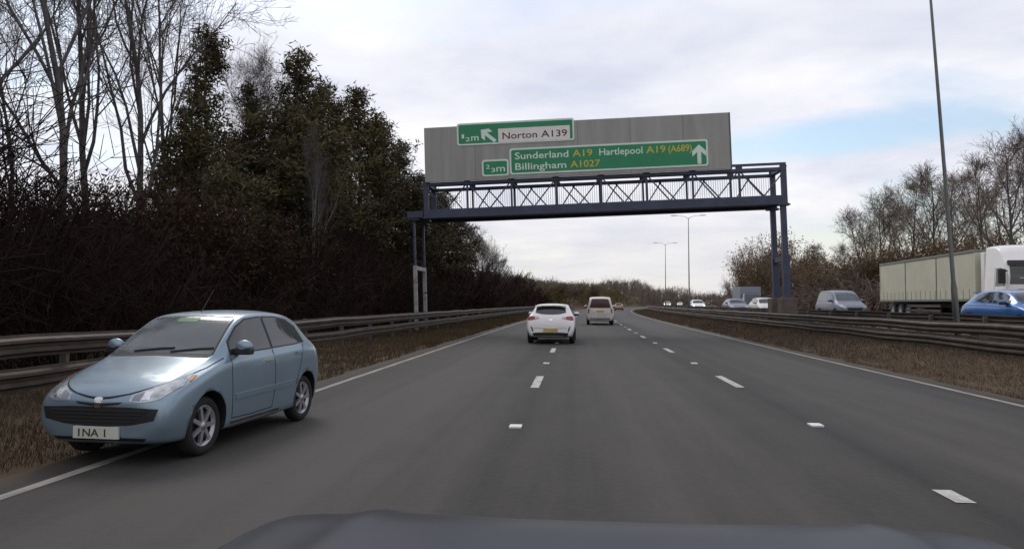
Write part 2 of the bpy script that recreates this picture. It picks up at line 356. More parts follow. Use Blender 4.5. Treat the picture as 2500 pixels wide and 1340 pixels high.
# ------------------------------------------------------------------ grass
def grass(name, n, xa, xb, ya, yb, h, m, label, cat, dens=1.0):
    u = rng.random(n); y = ya*((yb/ya)**u); x = xa+(xb-xa)*rng.random(n); x = x+np.sign(xb-xa)*np.where(np.abs(x-xa) < 0.35, 0.35*(0.5+0.5*np.sin(y*1.9)*np.sin(y*0.73))-0.22, 0)
    z = np.maximum(np.array([gz(a, b) for a, b in zip(x, y)]), -0.01)
    X = x+cv(y); ang = rng.random(n)*math.tau; sc = np.clip(y/16, 0.7, 2.2)
    hh = h*(0.30+rng.random(n)**1.5*1.3)*np.clip(y/20, 0.8, 1.6); w = 0.0065*sc
    lean = (rng.random((n, 2))-0.5)*hh[:, None]*1.1
    v_ = np.zeros((n, 3, 3)); v_[:, 0] = np.stack([X-np.cos(ang)*w, y-np.sin(ang)*w, z-0.02], 1)
    v_[:, 1] = np.stack([X+np.cos(ang)*w, y+np.sin(ang)*w, z-0.02], 1); v_[:, 2] = np.stack([X+lean[:, 0], y+lean[:, 1], z+hh], 1)
    o = link(name, np_mesh(name, v_.reshape(-1, 3), np.arange(3*n).reshape(-1, 3)), m); o['kind'] = 'stuff'
    tag(o, label, cat); return o
grass('verge_grass', 110000, RD0-0.1, -11.5, 5, 150, 0.10, M['grass'], 'rough olive grass on the left verge under the barrier', 'grass')
grass('median_grass', 110000, RD1+0.1, OP0-0.1, 7, 150, 0.08, M['grass_brown'], 'short brown grass on the central reserve', 'grass')

# ------------------------------------------------------------------ trees
def nrm(v): return v/(np.linalg.norm(v)+1e-9)
def bare_tree(seed, H, r_base, fork=0.28, spread=0.55, limbs=11, fine=1.0, rmin=0.008):
    """returns (trunk mesh, crown mesh) of a leafless tree"""
    R = np.random.default_rng(seed); T = []; C = []
    def branch(p, d, L, r, lvl, store):
        n = (9, 6, 4, 3, 2)[lvl]; pts = [p]; rad = [r]; q = p; dd = d
        for i in range(n):
            dd = nrm(dd + R.normal(0, (0.05, 0.13, 0.17, 0.22, 0.25)[lvl], 3) + np.array([0, 0, (0.02, 0.10, 0.10, 0.06, 0.03)[lvl]]))
            q = q+dd*L/n; pts.append(q); rad.append(max(rmin*0.75, r*(1-(i+1)/n*(0.80 if lvl else 0.86))))
        for i in range(n): store.append((pts[i], pts[i+1], rad[i], rad[i+1]))
        return pts, rad
    def side(d, ang):
        a = nrm(np.cross(d, R.normal(0, 1, 3))); return nrm(d*math.cos(ang)+a*math.sin(ang))
    def along(pts, rad, t):
        k = t*(len(pts)-1); i = min(int(k), len(pts)-2); w = k-i
        return pts[i]*(1-w)+pts[i+1]*w, rad[i]*(1-w)+rad[i+1]*w, nrm(pts[i+1]-pts[i])
    tp, tr = branch(np.array([0, 0, -0.2]), np.array([0, 0, 1.]), H*0.92, r_base, 0, T)
    for a in range(limbs):
        t = fork+(0.96-fork)*(a+R.random()*0.8)/limbs
        p, r, d = along(tp, tr, t); L1 = H*(1-t)*0.62*(0.7+0.5*R.random())+1.2
        lp, lr = branch(p, side(d, spread*(0.7+0.6*R.random())), L1, r*0.62, 1, T)
        for b in range(int(7*fine)+2):
            t2 = 0.2+0.78*R.random(); p2, r2, d2 = along(lp, lr, t2)
            bp, br = branch(p2, side(d2, 0.45+0.5*R.random()), L1*0.48*(1.15-t2*0.6)*(0.6+0.6*R.random()), max(rmin*1.6, r2*0.6), 2, C)
            for c in range(int(6*fine)+2):
                t3 = 0.15+0.85*R.random(); p3, r3, d3 = along(bp, br, t3)
                cp, crr = branch(p3, side(d3, 0.4+0.5*R.random()), (0.55+0.7*R.random())*(0.06*H+0.35), max(rmin, r3*0.6), 3, C)
                for e in range(int(3*fine)):
                    p4, r4, d4 = along(cp, crr, 0.2+0.8*R.random())
                    branch(p4, side(d4, 0.4+0.4*R.random()), (0.3+0.4*R.random())*(0.03*H+0.3), rmin*0.8, 4, C)
    def mk(nm, S, n): return segs_mesh(nm, [s[0] for s in S], [s[1] for s in S], [s[2] for s in S], [s[3] for s in S], n)
    return mk('trunk', T, 7), mk('crown', C, 3)

def tri_clumps(R, ctr, n_each, size, spread, flat=0.0, wid=0.24):
    k = len(ctr)*n_each; c = np.repeat(ctr, n_each, 0)+R.normal(0, spread, (k, 3))
    d = R.normal(0, 1, (k, 3)); d[:, 2] = d[:, 2]*(1-flat)+0.15; d /= np.linalg.norm(d, axis=1, keepdims=True)
    s = np.cross(d, R.normal(0, 1, (k, 3))); s /= np.linalg.norm(s, axis=1, keepdims=True)+1e-9
    L = size*(0.6+0.8*R.random((k, 1))); w = L*wid
    v_ = np.stack([c-s*w, c+s*w, c+d*L], 1)
    return v_.reshape(-1, 3)
def conifer(seed, H, width, ragged=0.35, bare_to=0.12, n_each=13):
    R = np.random.default_rng(seed); T = []; ctr = []
    q = np.array([0, 0, -0.2]); n = 12; pts = [q]
    for i in range(n):
        q = q+np.array([R.normal(0, 0.06), R.normal(0, 0.06), (H+0.2)/n]); pts.append(q)
    rb = H*0.016
    for i in range(n): T.append((pts[i], pts[i+1], rb*(1-i/n*0.95), rb*(1-(i+1)/n*0.95)))
    nb = int(H*11)
    for b in range(nb):
        t = bare_to+(0.995-bare_to)*(b+R.random())/nb
        k = t*n; i = min(int(k), n-1); p = pts[i]+(pts[i+1]-pts[i])*(k-i)
        env = width*min(1.0, 1.45*(1-t)**0.66+0.09)*(0.75+0.25*math.sin(seed+t*9))
        L = env*(1-ragged+ragged*1.5*R.random()); a = R.random()*math.tau
        up_ = 0.15+0.75*t+R.normal(0, 0.12); d = nrm(np.array([math.cos(a), math.sin(a), up_-0.25]))
        e = p+d*L; T.append((p, e, 0.035*(1-t)+0.012, 0.006))
        m = max(2, int(L*4.6))
        for j in range(m):
            w = 0.25+0.75*(j+R.random())/m
            if R.random() < 0.12: continue
            ctr.append(p+(e-p)*w+R.normal(0, 0.10+0.10*w*L*0.4, 3))
    ctr = np.array(ctr); v_ = tri_clumps(R, ctr, n_each*2, 0.26, 0.17, 0, 0.13)
    return (segs_mesh('trunk', [s[0] for s in T], [s[1] for s in T], [s[2] for s in T], [s[3] for s in T], 5),
            np_mesh('crown', v_, np.arange(len(v_)).reshape(-1, 3)))
def bush(seed, H, W, leafy=0.0, stems=40, n_each=8, rmin=0.009):
    """a rounded shrub: many stems from the ground, twigs, optional leaves"""
    R = np.random.default_rng(seed); S = []; ctr = []
    for s in range(stems):
        a = R.random()*math.tau; b = np.array([math.cos(a), math.sin(a), 0])*W*0.25*math.sqrt(R.random()); p = b.copy()
        d = nrm(np.array([math.cos(a)*W*0.62*R.random(), math.sin(a)*W*0.62*R.random(), H])); L = H*(0.65+0.4*R.random()); n = 5; pts = [p]
        for i in range(n):
            d = nrm(d+R.normal(0, 0.10, 3)); p = p+d*L/n; pts.append(p); r = 0.03*(1-i/n); S.append((pts[-2], p, r+0.008, r+0.002))
        for k in range(12):
            t = 0.12+0.86*R.random(); i = min(int(t*n), n-1); q = pts[i]+(pts[i+1]-pts[i])*R.random()
            e = nrm(d*0.6+R.normal(0, 0.55, 3)+np.array([0, 0, .25])); l = H*(0.14+0.16*R.random()); q2 = q+e*l
            S.append((q, q2, rmin*1.3, rmin)); ctr.append(q2)
            for kk in range(5):
                t2 = R.random(); q3 = q+(q2-q)*t2; e2 = nrm(e+R.normal(0, 0.6, 3)); q4 = q3+e2*l*0.5
                S.append((q3, q4, rmin, rmin*0.6)); ctr.append(q4)
    st = segs_mesh('stems', [s[0] for s in S], [s[1] for s in S], [s[2] for s in S], [s[3] for s in S], 3)
    lv = None
    if leafy:
        ctr = np.array(ctr); ctr = ctr[R.random(len(ctr)) < leafy]
        v_ = tri_clumps(R, ctr, n_each, 0.15, 0.20); lv = np_mesh('crown', v_, np.arange(len(v_)).reshape(-1, 3))
    return st, lv

PT = {}
for i in range(4): PT['bare%d' % i] = bare_tree(100+i*7, 14.0, 0.135, (0.22, 0.14, 0.26, 0.18)[i], (0.50, 0.42, 0.55, 0.46)[i], 13, 1.05, 0.0070)
for i in range(3): PT['round%d' % i] = bare_tree(200+i*7, 12.0, 0.15, 0.16, 0.62, 14, 1.0, 0.010)
for i in range(4): PT['con%d' % i] = conifer(300+i*5, 13.0, (2.5, 3.0, 2.7, 3.2)[i], 0.38, (0.10, 0.14, 0.08, 0.12)[i])
PT['bush0'] = bush(401, 4.0, 4.5); PT['bush1'] = bush(402, 4.5, 5.0, 0.5, 44, 6); PT['bush2'] = bush(403, 4.0, 4.0, 0.35, 40, 5)

def tree(kind, name, xr, y, H, rz, label, group, wide=1.0, tm='bark', cm='twig', cat='tree', lean=0.0):
    base = {'bar': 14.0, 'rou': 12.0, 'con': 13.0}[kind[:3]]
    o = empty(name, (xr+cx(y), y, gz(xr, y)-0.1), rz, label, cat, group); s = H/base
    o.scale = (s*wide, s*wide, s); o.rotation_euler = (lean, 0, rz)
    t, c = PT[kind]
    for nm, me, mk in (('trunk', t, tm), ('crown', c, cm)):
        ob = link(nm, me, None, o)
        if len(me.materials) == 0: me.materials.append(M[mk])
        ob.material_slots[0].link = 'OBJECT'; ob.material_slots[0].material = M[mk]
    return o
def shrub(kind, name, xr, y, H, W, rz, label, group, sm='twig', lm='rust_leaf', cat='shrub'):
    base = {'bush0': (4.0, 4.5), 'bush1': (4.5, 5.0), 'bush2': (4.0, 4.0)}[kind]
    o = empty(name, (xr+cx(y), y, gz(xr, y)-0.1), rz, label, cat, group); o.scale = (W/base[1], W/base[1], H/base[0])
    st, lv = PT[kind]
    for nm, me, mk in (('stems', st, sm), ('crown', lv, lm)):
        if me is None: continue
        ob = link(nm, me, None, o)
        if len(me.materials) == 0: me.materials.append(M[mk])
        ob.material_slots[0].link = 'OBJECT'; ob.material_slots[0].material = M[mk]
    return o
def pix_x(px, xr_guess, py=740):
    """distance y at which a thing xr metres off the road line shows at image column px"""
    lo, hi = 3.0, 900.0; d = ray(px, py); k = d.x/d.y
    best = min(np.arange(lo, hi, 0.25), key=lambda y: abs((xr_guess+cx(y))-k*y)/y)
    return float(best)

# left row, nearest first: (kind, image column, metres off the road line, height, width factor)
G_BARE = 'bare trees of the left wood'
front = [('bare2', -150, -17.0, 17, 1.0, 'bare tree cut by the left edge of the picture, branches reaching in'),
         ('bare0', 150, -15.5, 17, 0.85, 'tall bare tree with a strong dark trunk, left of the other big bare trees'),
         ('bare1', 225, -16.5, 18, 0.8, 'tall bare forked tree second from the left above the thicket'),
         ('bare3', 335, -15.5, 17.5, 0.85, 'tall bare tree with ascending limbs left of the round-topped pine'),
         ('bare2', 410, -18.0, 17, 0.8, 'slender bare tree close on the left of the round-topped pine')
         ]
for i, (k, px, xr, H, w, lab) in enumerate(front):
    tree(k, 'bare_tree', xr, pix_x(px, xr), H, i*1.9+0.4, lab, G_BARE, w)
back = [(620, -20, 15, 'bare tree rising between the two tallest pines'), (690, -21, 13.5, 'bare tree close behind the left flank of the green-topped pine'), (570, -22, 15, 'bare tree just right behind the round-topped pine'),
        (835, -22, 14.5, 'bare tree topping the slope right of the green-topped pine'), (20, -22, 12, 'low bare tree set back at the far left edge')]
for i, (px, xr, H, lab) in enumerate(back):
    tree('bare%d' % (i % 4), 'bare_tree', xr, pix_x(px, xr), H, i*2.3, lab, G_BARE, 0.8)
G_CON = 'evergreen trees of the left wood'
cons = [('con0', 505, -14.5, 12.7, 0.72, 'tallest-looking dark pine with a rounded narrow top, leftmost of the pines', 'needles'),
        ('con2', 430, -16.5, 8.5, 0.7, 'low dark pine tucked against the left side of the leftmost tall pine', 'needles_dark'),
        ('con1', 600, -17.5, 11.2, 0.75, 'pine filling the gap right of the round-topped pine', 'needles_dark'),
        ('con1', 735, -14.0, 13.6, 0.85, 'broad green-topped pine in the middle of the left wood', 'needles'),
        ('con3', 800, -16.0, 13.8, 0.8, 'dark pine just right of the broad green-topped pine', 'needles_dark'),
        ('con2', 868, -14.0, 14.0, 0.85, 'olive brown pine on the falling slope of the tree line', 'needles'),
        ('con0', 915, -15.0, 13.2, 0.9, 'dark pine with a ragged right side against the sky', 'needles_dark'),
        ('con3', 655, -17.0, 9.5, 0.9, 'squat dark pine between the two tallest pines', 'needles_dark'),
        ('con1', 985, -13.5, 10.5, 0.9, 'smaller pine left of the big grey sign board', 'needles_dark'),
        ('con2', 1030, -13.5, 11.0, 1.0, 'dark pine directly behind the left end of the sign gantry', 'needles_dark'),
        ('con0', 1075, -13.5, 11.5, 1.1, 'dark evergreen under the gantry lattice, first from the left', 'needles_dark'),
        ('con3', 1105, -13.5, 10.5, 1.15, 'dark evergreen under the gantry lattice, last towards the open sky', 'needles_dark')]
TOPS = [48, 240, 185, 108, 195, 205, 290, 300, 345, 425, 470, 525]
for i, (k, px, xr, H, w, lab, m) in enumerate(cons):
    yy_ = pix_x(px, xr); H = ((743-TOPS[i])*yy_/F_PX+1.49-gz(xr, yy_))/1.0
    tree(k, 'pine_tree', xr, yy_, H, i*1.3, lab, G_CON, w*1.5, 'bark', m)
for i, (px, xr, H) in enumerate([(1150, -14, 10.0), (1172, -14.5, 9.5), (1192, -14, 9.0), (1210, -13.5, 8.0), (1225, -13.5, 7.5)]):
    tree('round%d' % (i % 3), 'bare_tree', xr, pix_x(px, xr), H, i*1.1, ('first', 'second', 'third', 'fourth', 'fifth')[i]+' bare pale-twigged tree from the gantry at the far end of the left wood', G_BARE, 0.9)
tree('bare0', 'birch_tree', -12.2, pix_x(766, -12.2), 9.0, 0.6, 'thin pale birch trunk standing out in front of the dark thicket', None, 0.45, 'birch', 'twig')

for i, (px, xr, H, W, lab) in enumerate([(330, -13.5, 4.0, 4.5, 'russet-leaved shrub under the tall bare trees left of the pines'), (425, -13.0, 4.0, 4.5, 'russet-leaved shrub at the foot of the leftmost pines'), (250, -15, 3.6, 4.5, 'dull russet shrub between the forked bare trunks at left'), (560, -12.5, 3.8, 4.5, 'brown shrub below the gap between the tall pines')]):
    shrub('bush1', 'shrub', xr, pix_x(px, xr), H, W, i*1.7, lab, 'shrubs of the left wood', 'thicket', 'dead_leaf')
# dense undergrowth of the wood: reads as one mass
def thicket(name, n, xa, xb, ya, yb, hfun, m, label, rmin=0.010):
    u = rng.random(n); y = (ya+6)*(((yb+6)/(ya+6))**u)-6; x = xa+(xb-xa)*rng.random(n)
    z = np.array([gz(a, b) for a, b in zip(x, y)]); H = np.array([hfun(a, b) for a, b in zip(x, y)])*(0.45+0.6*rng.random(n))
    p = np.stack([x+cv(y), y, z-0.05], 1); P0 = []; P1 = []; A = []; B = []
    sc = np.clip((y+6)/24, 0.9, 3.0)
    d = rng.normal(0, 0.28, (n, 3)); d[:, 2] = 1
    for s in range(3):
        q = p+d*(H/3)[:, None]; P0.append(p); P1.append(q); A.append(rmin*1.5*sc*(1-s*.25)); B.append(rmin*1.5*sc*(0.75-s*.25)); 
        for t in range(4):
            w = rng.random((n, 1)); b = p+(q-p)*w; e = d*0.7+rng.normal(0, 0.75, (n, 3)); e /= np.linalg.norm(e, axis=1, keepdims=True)
            P0.append(b); P1.append(b+e*(H*0.24)[:, None]); A.append(rmin*sc); B.append(rmin*sc*0.5)
        p = q; d = d+rng.normal(0, 0.3, (n, 3)); d[:, 2] = 0.9
    o = link(name, segs_mesh(name, np.concatenate(P0), np.concatenate(P1), np.concatenate(A), np.concatenate(B), 3), m); o['kind'] = 'stuff'
    tag(o, label, 'undergrowth'); return o
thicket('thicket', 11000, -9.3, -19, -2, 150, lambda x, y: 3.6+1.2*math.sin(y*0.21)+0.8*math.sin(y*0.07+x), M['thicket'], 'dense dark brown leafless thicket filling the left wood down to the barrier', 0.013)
thicket('gorse_bank', 2600, -10.2, -26, 150, 330, lambda x, y: 1.6+0.9*math.sin(y*0.11+x*.4), M['gorse'], 'olive and ochre scrub on the bank beyond the left wood', 0.02)

# right side trees
G_R = 'bare trees beyond the oncoming carriageway'
right = [('round0', 2470, 34, 15.5, 'tallest bare tree at the right edge behind the lorry cab'), ('round1', 2395, 38, 14.5, 'tall bare tree just left of the lorry cab, right of the near lamp column'),
         ('round2', 2290, 38, 14.5, 'tall bare tree left of the near lamp column above the trailer'), ('round1', 2235, 42, 13.5, 'bare tree rising above the rear half of the trailer'),
         ('round0', 2150, 36, 11.5, 'brown bare tree above the tail of the trailer'), ('round2', 2110, 40, 10.5, 'brown bare tree behind the silver van, left of the trailer'),
         ('round1', 2340, 46, 14, 'bare tree further back behind the near lamp column'), ('round0', 2520, 44, 16, 'bare tree cut by the right edge of the picture'),
         ('round2', 2195, 50, 11.5, 'smaller bare tree far behind the trailer tail'), ('round0', 2060, 46, 7.5, 'low bare tree between gantry leg and silver van'), ('round1', 1990, 48, 7.5, 'low twiggy tree just right of the gantry leg')]
RT = [345, 395, 420, 445, 475, 515, 430, 350, 500, 600, 600]
for i, (k, px, xr, H, lab) in enumerate(right):
    yy_ = pix_x(px, xr); H = ((743-RT[i])*yy_/F_PX+1.49-gz(xr, yy_))*1.0
    tree(k, 'bare_tree', xr, yy_, H, i*1.7+0.3, lab, G_R, 0.95, 'bark', 'twig_right')
G_RB = 'shrubs beyond the oncoming carriageway'
rb = [('bush1', 1880, 30, 8.2, 8.5, 'large rounded russet shrub left of the gantry leg'), ('bush1', 1835, 31, 7.0, 8, 'russet shrub at the left end of the right-hand hedge'), ('bush2', 1930, 32, 7.0, 8, 'olive brown shrub directly behind the gantry leg'),
      ('bush2', 1975, 33, 6.0, 8, 'olive shrub just right of the gantry leg'), ('bush1', 2030, 33, 5.8, 8, 'brown shrub behind the silver van roof'), ('bush2', 2085, 32, 6.4, 8, 'dark brown shrub behind the silver van bonnet'),
      ('bush1', 2135, 33, 7.5, 8, 'dark brown shrub at the tail of the trailer'), ('bush2', 2200, 36, 6.5, 9, 'shrub hidden up to its top behind the trailer tail'), ('bush1', 2290, 38, 7.0, 9, 'shrub showing above the middle of the trailer'),
      ('bush2', 2370, 40, 7.0, 9, 'shrub showing above the front of the trailer'), ('bush1', 2460, 38, 7.0, 9, 'shrub behind the lorry cab'), ('bush0', 1790, 33, 5.0, 8, 'grey twiggy shrub at the far left foot of the russet shrub')]
RS = [588, 615, 610, 635, 650, 640, 610, 620, 600, 590, 580, 680]
for i, (k, px, xr, H, W, lab) in enumerate(rb):
    yy_ = pix_x(px, xr); H = ((743-RS[i])*yy_/F_PX+1.49-gz(xr, yy_))*0.97
    shrub(k, 'shrub', xr, yy_, H, W, i*2.1, lab, G_RB, 'twig_right')
thicket('hedge_scrub', 3800, 26.5, 40, 25, 190, lambda x, y: 3.0+0.7*math.sin(y*0.3+x), M['twig_right'], 'brown leafless scrub along the far side of the oncoming carriageway', 0.018)

# far left bank and far wood
G_F = 'bushes on the bank beyond the left wood'
for i, (px, xr, H, W) in enumerate([(1262, -14, 3.2, 7), (1290, -14, 3.0, 7), (1318, -14, 3.6, 8), (1345, -13, 3.4, 8), (1372, -13, 4.2, 8), (1398, -13, 4.2, 7), (1420, -13, 5.2, 6), (1440, -13, 4.6, 8)]):
    shrub(('bush0', 'bush2')[i % 2], 'shrub', xr, min(pix_x(px, xr), 330), H, W, i*1.4, ('first', 'second', 'third', 'fourth', 'fifth', 'sixth', 'seventh', 'eighth')[i]+' shrub from the left on the olive bank behind the white hatchback', G_F, 'twig_right', 'gorse')
def far_wood(name, y0, n, x0, x1, h, m, label):
    P0 = []; P1 = []; A = []; B = []
    x = x0+(x1-x0)*rng.random(n); y = y0+90*rng.random(n); H = h*(0.50+0.35*np.sin(x*0.045)**2+0.15*np.sin(x*0.21+1)**2)*(0.8+0.25*rng.random(n))
    zb = np.array([gz(min(max(a-cx(b), -300), 300), b) for a, b in zip(x, y)])
    p = np.stack([x, y, zb-0.3], 1); q = p+np.stack([rng.normal(0, .6, n), rng.normal(0, .6, n), H], 1)
    P0.append(p); P1.append(q); A.append(np.full(n, .09)); B.append(np.full(n, .03))
    for t in range(28):
        w = 0.05+0.9*rng.random((n, 1)); b = p+(q-p)*w; e = rng.normal(0, 0.6, (n, 3)); e[:, 2] = np.abs(e[:, 2])+0.35
        P0.append(b); P1.append(b+e*(np.minimum(H*0.30, 2.2))[:, None]); A.append(np.full(n, .07)); B.append(np.full(n, .03))
    o = link(name, segs_mesh(name, np.concatenate(P0), np.concatenate(P1), np.concatenate(A), np.concatenate(B), 3), m); o['kind'] = 'stuff'
    tag(o, label, 'woodland')
far_wood('far_wood', 330, 1500, -80, 190, 8.5, M['twig_right'], 'low grey brown wood along the horizon at the end of the road')
far_wood('distant_wood', 620, 1200, -200, 420, 13, M['twig_right'], 'hazy tree line on the far horizon behind the nearer wood')

# ------------------------------------------------------------------ sign gantry
GY = 36.0
TILT = 0.034
g0 = at_y(1035, 533, GY)                                      # left lower corner of the beam
gantry = empty('sign_gantry', (g0.x, GY, g0.z), 0, 'dark blue lattice gantry spanning the road with grey board of green direction signs', 'gantry')
gantry.rotation_euler = (0, -TILT, 0)
ct, st_ = math.cos(TILT), math.sin(TILT)
def gp(px, py, Y=GY):
    p = at_y(px, py, Y); dx, dz = p.x-g0.x, p.z-g0.z
    return (dx*ct+dz*st_, -dx*st_+dz*ct)
GL = gp(1924, 497)[0]; DEP = 2.15
tb = gp(1500, 428)[1]; 
low_h, mid_top = 0.43, gp(1700, 425)[1]
top_z = gp(1860, 398)[1]
def gbox(name, s0, s1, t0, t1, d0, d1, m='gantry', bev=0.01, parent=None):
    return boxes(name, [(s0, s1, d0, d1, t0, t1)], M[m], parent or gantry, bev)
gbox('lower_chord', 0, GL, 0.03, low_h, 0.0, 0.28); gbox('lower_chord', 0, GL, 0.03, low_h, DEP-0.28, DEP)
gbox('walkway_floor', 0.02, GL-0.02, 0.10, 0.16, 0.282, DEP-0.282)
gbox('lower_flange', -0.05, GL+0.05, -0.02, 0.028, -0.06, 0.34); gbox('lower_flange', -0.05, GL+0.05, -0.02, 0.028, DEP-0.34, DEP+0.06)
for d in (0.0, DEP-0.2):
    gbox('upper_chord', 0, GL, mid_top, top_z-0.24, d, d+0.2)
    gbox('top_rail', 0, GL, top_z-0.12, top_z, d+0.05, d+0.15)
npan = 8
bw = GL/npan
zc0, zc1 = low_h+0.002, mid_top-0.002
for d, flip in ((0.1, 0), (DEP-0.1, 1)):
    for k in range(npan+1):
        s = min(max(k*bw, 0.13), GL-0.13); w = 0.26 if k in (0, npan) else 0.10
        gbox('upright', s-w/2, s+w/2, zc0, zc1, d-w/2*0.7, d+w/2*0.7, bev=0.004)
        gbox('rail_post', s-0.16, s+0.16, top_z-0.238, top_z-0.122, d-0.04, d+0.04, bev=0.004)
    for k in range(npan):
        a, b = k*bw+0.08, (k+1)*bw-0.08; m_ = (a+b)/2
        for (sa, sb) in (((a, m_-0.04), (b, m_+0.04)) if not flip else ((a+0.34*bw, min(m_+0.34*bw, b)), (max(b-0.55*bw, a), a+0.05))):
            top, bot = (sa, sb)
            link('diagonal', bar_mesh('diagonal', (top, d, zc1), (bot, d, zc0), 0.062), M['gantry'], gantry)
P0 = []; P1 = []
for s in np.arange(0.3, GL-0.3, 0.115): P0.append((s, DEP-0.32, zc0)); P1.append((s, DEP-0.32, zc1))
o = link('handrail_bars', segs_mesh('handrail_bars', P0, P1, [0.009]*len(P0), [0.009]*len(P0), 4), M['galv'], gantry); o['kind'] = 'stuff'
for s in np.arange(bw, GL-0.1, bw): gbox('cross_beam', s-0.05, s+0.05, 0.17, 0.30, 0.283, DEP-0.283, bev=0.004)
for s in (0.13, GL-0.13): gbox('end_beam', s-0.11, s+0.11, mid_top+0.05, mid_top+0.25, 0.202, DEP-0.202); gbox('end_beam', s-0.11, s+0.11, 0.2, 0.42, 0.283, DEP-0.283)
zg_r = gz(10.7, GY)-g0.z
def column(s, d, m, lo_m, split, hw_=0.125):
    xw = g0.x+s*ct
    zb = (gz(xw-cx(GY), GY)-g0.z-s*st_)/ct
    # upper slim section, lower wider box section
    boxes('column', [(s-hw_, s+hw_, d-hw_, d+hw_, split, -0.022)], M[m], gantry, 0.01)
    boxes('column_base', [(s-hw_-0.035, s+hw_+0.035, d-hw_-0.035, d+hw_+0.035, zb-0.2, split-0.002)], M[lo_m], gantry, 0.012)
    boxes('bearing_plate', [(s-0.30, s+0.30, d-0.24, d+0.24, -0.075, -0.0225)], M[m], gantry, 0.004)
    return zb
sL = gp(1012, 650)[0]; spl_r = gp(1915, 620)[1]; spl_l = gp(1012, 648)[1]
for d in (0.15, DEP-0.15): zbr = column(GL-0.2, d, 'gantry', 'gantry', spl_r)
boxes('leg_brace', [(GL-0.30, GL-0.10, 0.33, DEP-0.33, spl_r-0.35, spl_r-0.1)], M['gantry'], gantry, 0.01)
gbox('end_cantilever', sL-0.35, -0.06, 0.05, low_h-0.05, 0.10, DEP+0.45)
for d in (0.15, DEP+0.25): zbl = column(sL, d, 'gantry', 'gantry_pale', spl_l, 0.055)  # left leg: tree shade put into the colours, dark top and pale base
boxes('leg_brace', [(sL-0.08, sL+0.08, 0.26, DEP+0.14, spl_l-0.22, spl_l-0.02)], M['gantry_pale'], gantry, 0.01)
zpl = zbr+1.45
for d in (0.15, DEP-0.15): boxes('plinth', [(GL-0.2-0.36, GL-0.2+0.36, d-0.42, d+0.42, zbr-0.3, zpl)], M['concrete'], gantry, 0.05)
# grey board
s0, t0 = gp(1040, 445); s1, t1 = gp(1777, 281); t0 = gp(1410, 430.5)[1]; t1 = gp(1410, 296)[1]
boxes('sign_board', [(s0, s1, -0.20, -0.05, t0, t1)], M['board'], gantry, 0.02)
for s in np.arange(s0+2.58, s1-1, 2.58): gbox('board_joint', s-0.008, s+0.008, t0+0.03, t1-0.03, -0.2035, -0.2, 'board_edge', 0)
gbox('board_trim', s1+0.001, s1+0.06, t0, t1, -0.21, -0.04, 'board_edge', 0.004)
for s in np.arange(s0+1.2, s1, 2.6): gbox('board_bracket', s-0.05, s+0.05, t0+0.1, mid_top+0.28, -0.048, -0.002, 'gantry', 0)

FONT = bpy.data.curves.new('tmpfont', 'FONT').font
def text_mesh(name, s, width=None, height=1.0, depth=0.004, bold=0.0):
    bold = min(bold, 0.008)
    cu = bpy.data.curves.new(name, 'FONT'); cu.body = s; cu.size = 1.0; cu.extrude = 0.5; cu.offset = bold; cu.resolution_u = 3
    ob = bpy.data.objects.new(name, cu); COL.objects.link(ob)
    dg = bpy.context.evaluated_depsgraph_get(); dg.update()
    me = bpy.data.meshes.new_from_object(ob.evaluated_get(dg)); bpy.data.objects.remove(ob); bpy.data.curves.remove(cu)
    vs_ = np.array([v.co[:] for v in me.vertices]); lo = vs_.min(0); hi = vs_.max(0)
    k = height/0.72                                           # cap height of the built-in font
    sx = (width/(hi[0]-lo[0])) if width else k
    for v in me.vertices: v.co = Vector(((v.co.x-lo[0])*sx, -v.co.z*2*depth, v.co.y*k))
    me.materials.clear(); return me
def rounded(name, s0, s1, t0, t1, d0, d1, r, m, parent):
    pts = []
    for cxx, cyy, a0 in ((s1-r, t1-r, 0), (s0+r, t1-r, 90), (s0+r, t0+r, 180), (s1-r, t0+r, 270)):
        for k in range(6):
            a = math.radians(a0+k*18); pts.append((cxx+r*math.cos(a), cyy+r*math.sin(a)))
    n = len(pts); v = [(a, d0, b) for a, b in pts]+[(a, d1, b) for a, b in pts]
    f = [tuple(range(n)), tuple(range(2*n-1, n-1, -1))]+[(i, i+n, (i+1) % n+n, (i+1) % n) for i in range(n)]
    bm = bmesh.new(); bv = [bm.verts.new(c) for c in v]
    for q in f: bm.faces.new([bv[i] for i in q])
    return link(name, bm_mesh(name, bm), m, parent)
FR = -0.20                                                    # front face of the grey board
def sign(pxa, pxb, ya, yb, label):
    """direction sign: white border plate, green field; ya/yb are top and bottom at its middle"""
    pm = (pxa+pxb)/2; a = gp(pxa, (ya+yb)/2)[0]; b = gp(pxb, (ya+yb)/2)[0]; t1_ = gp(pm, ya)[1]; t0_ = gp(pm, yb)[1]
    o = rounded('direction_sign', a, b, t0_, t1_, FR-0.030, FR-0.004, 0.13, M['signwhite'], gantry); o['label'] = label
    rounded('green_field', a+0.085, b-0.085, t0_+0.085, t1_-0.085, FR-0.036, FR-0.0301, 0.08, M['green'], o)
    return o, a, b, t0_, t1_
def put_text(par, s, pxa, pxb, t, h, m, bold=0.02, front=FR-0.0362):
    py = 340 if par is o1 else 385 if par is o2 else 412
    a = gp(pxa, py)[0]; b = gp(pxb, py)[0]
    link('lettering', text_mesh('lettering', s, b-a, h, 0.004, bold), M[m], par, (a, front, t))
    return a, t
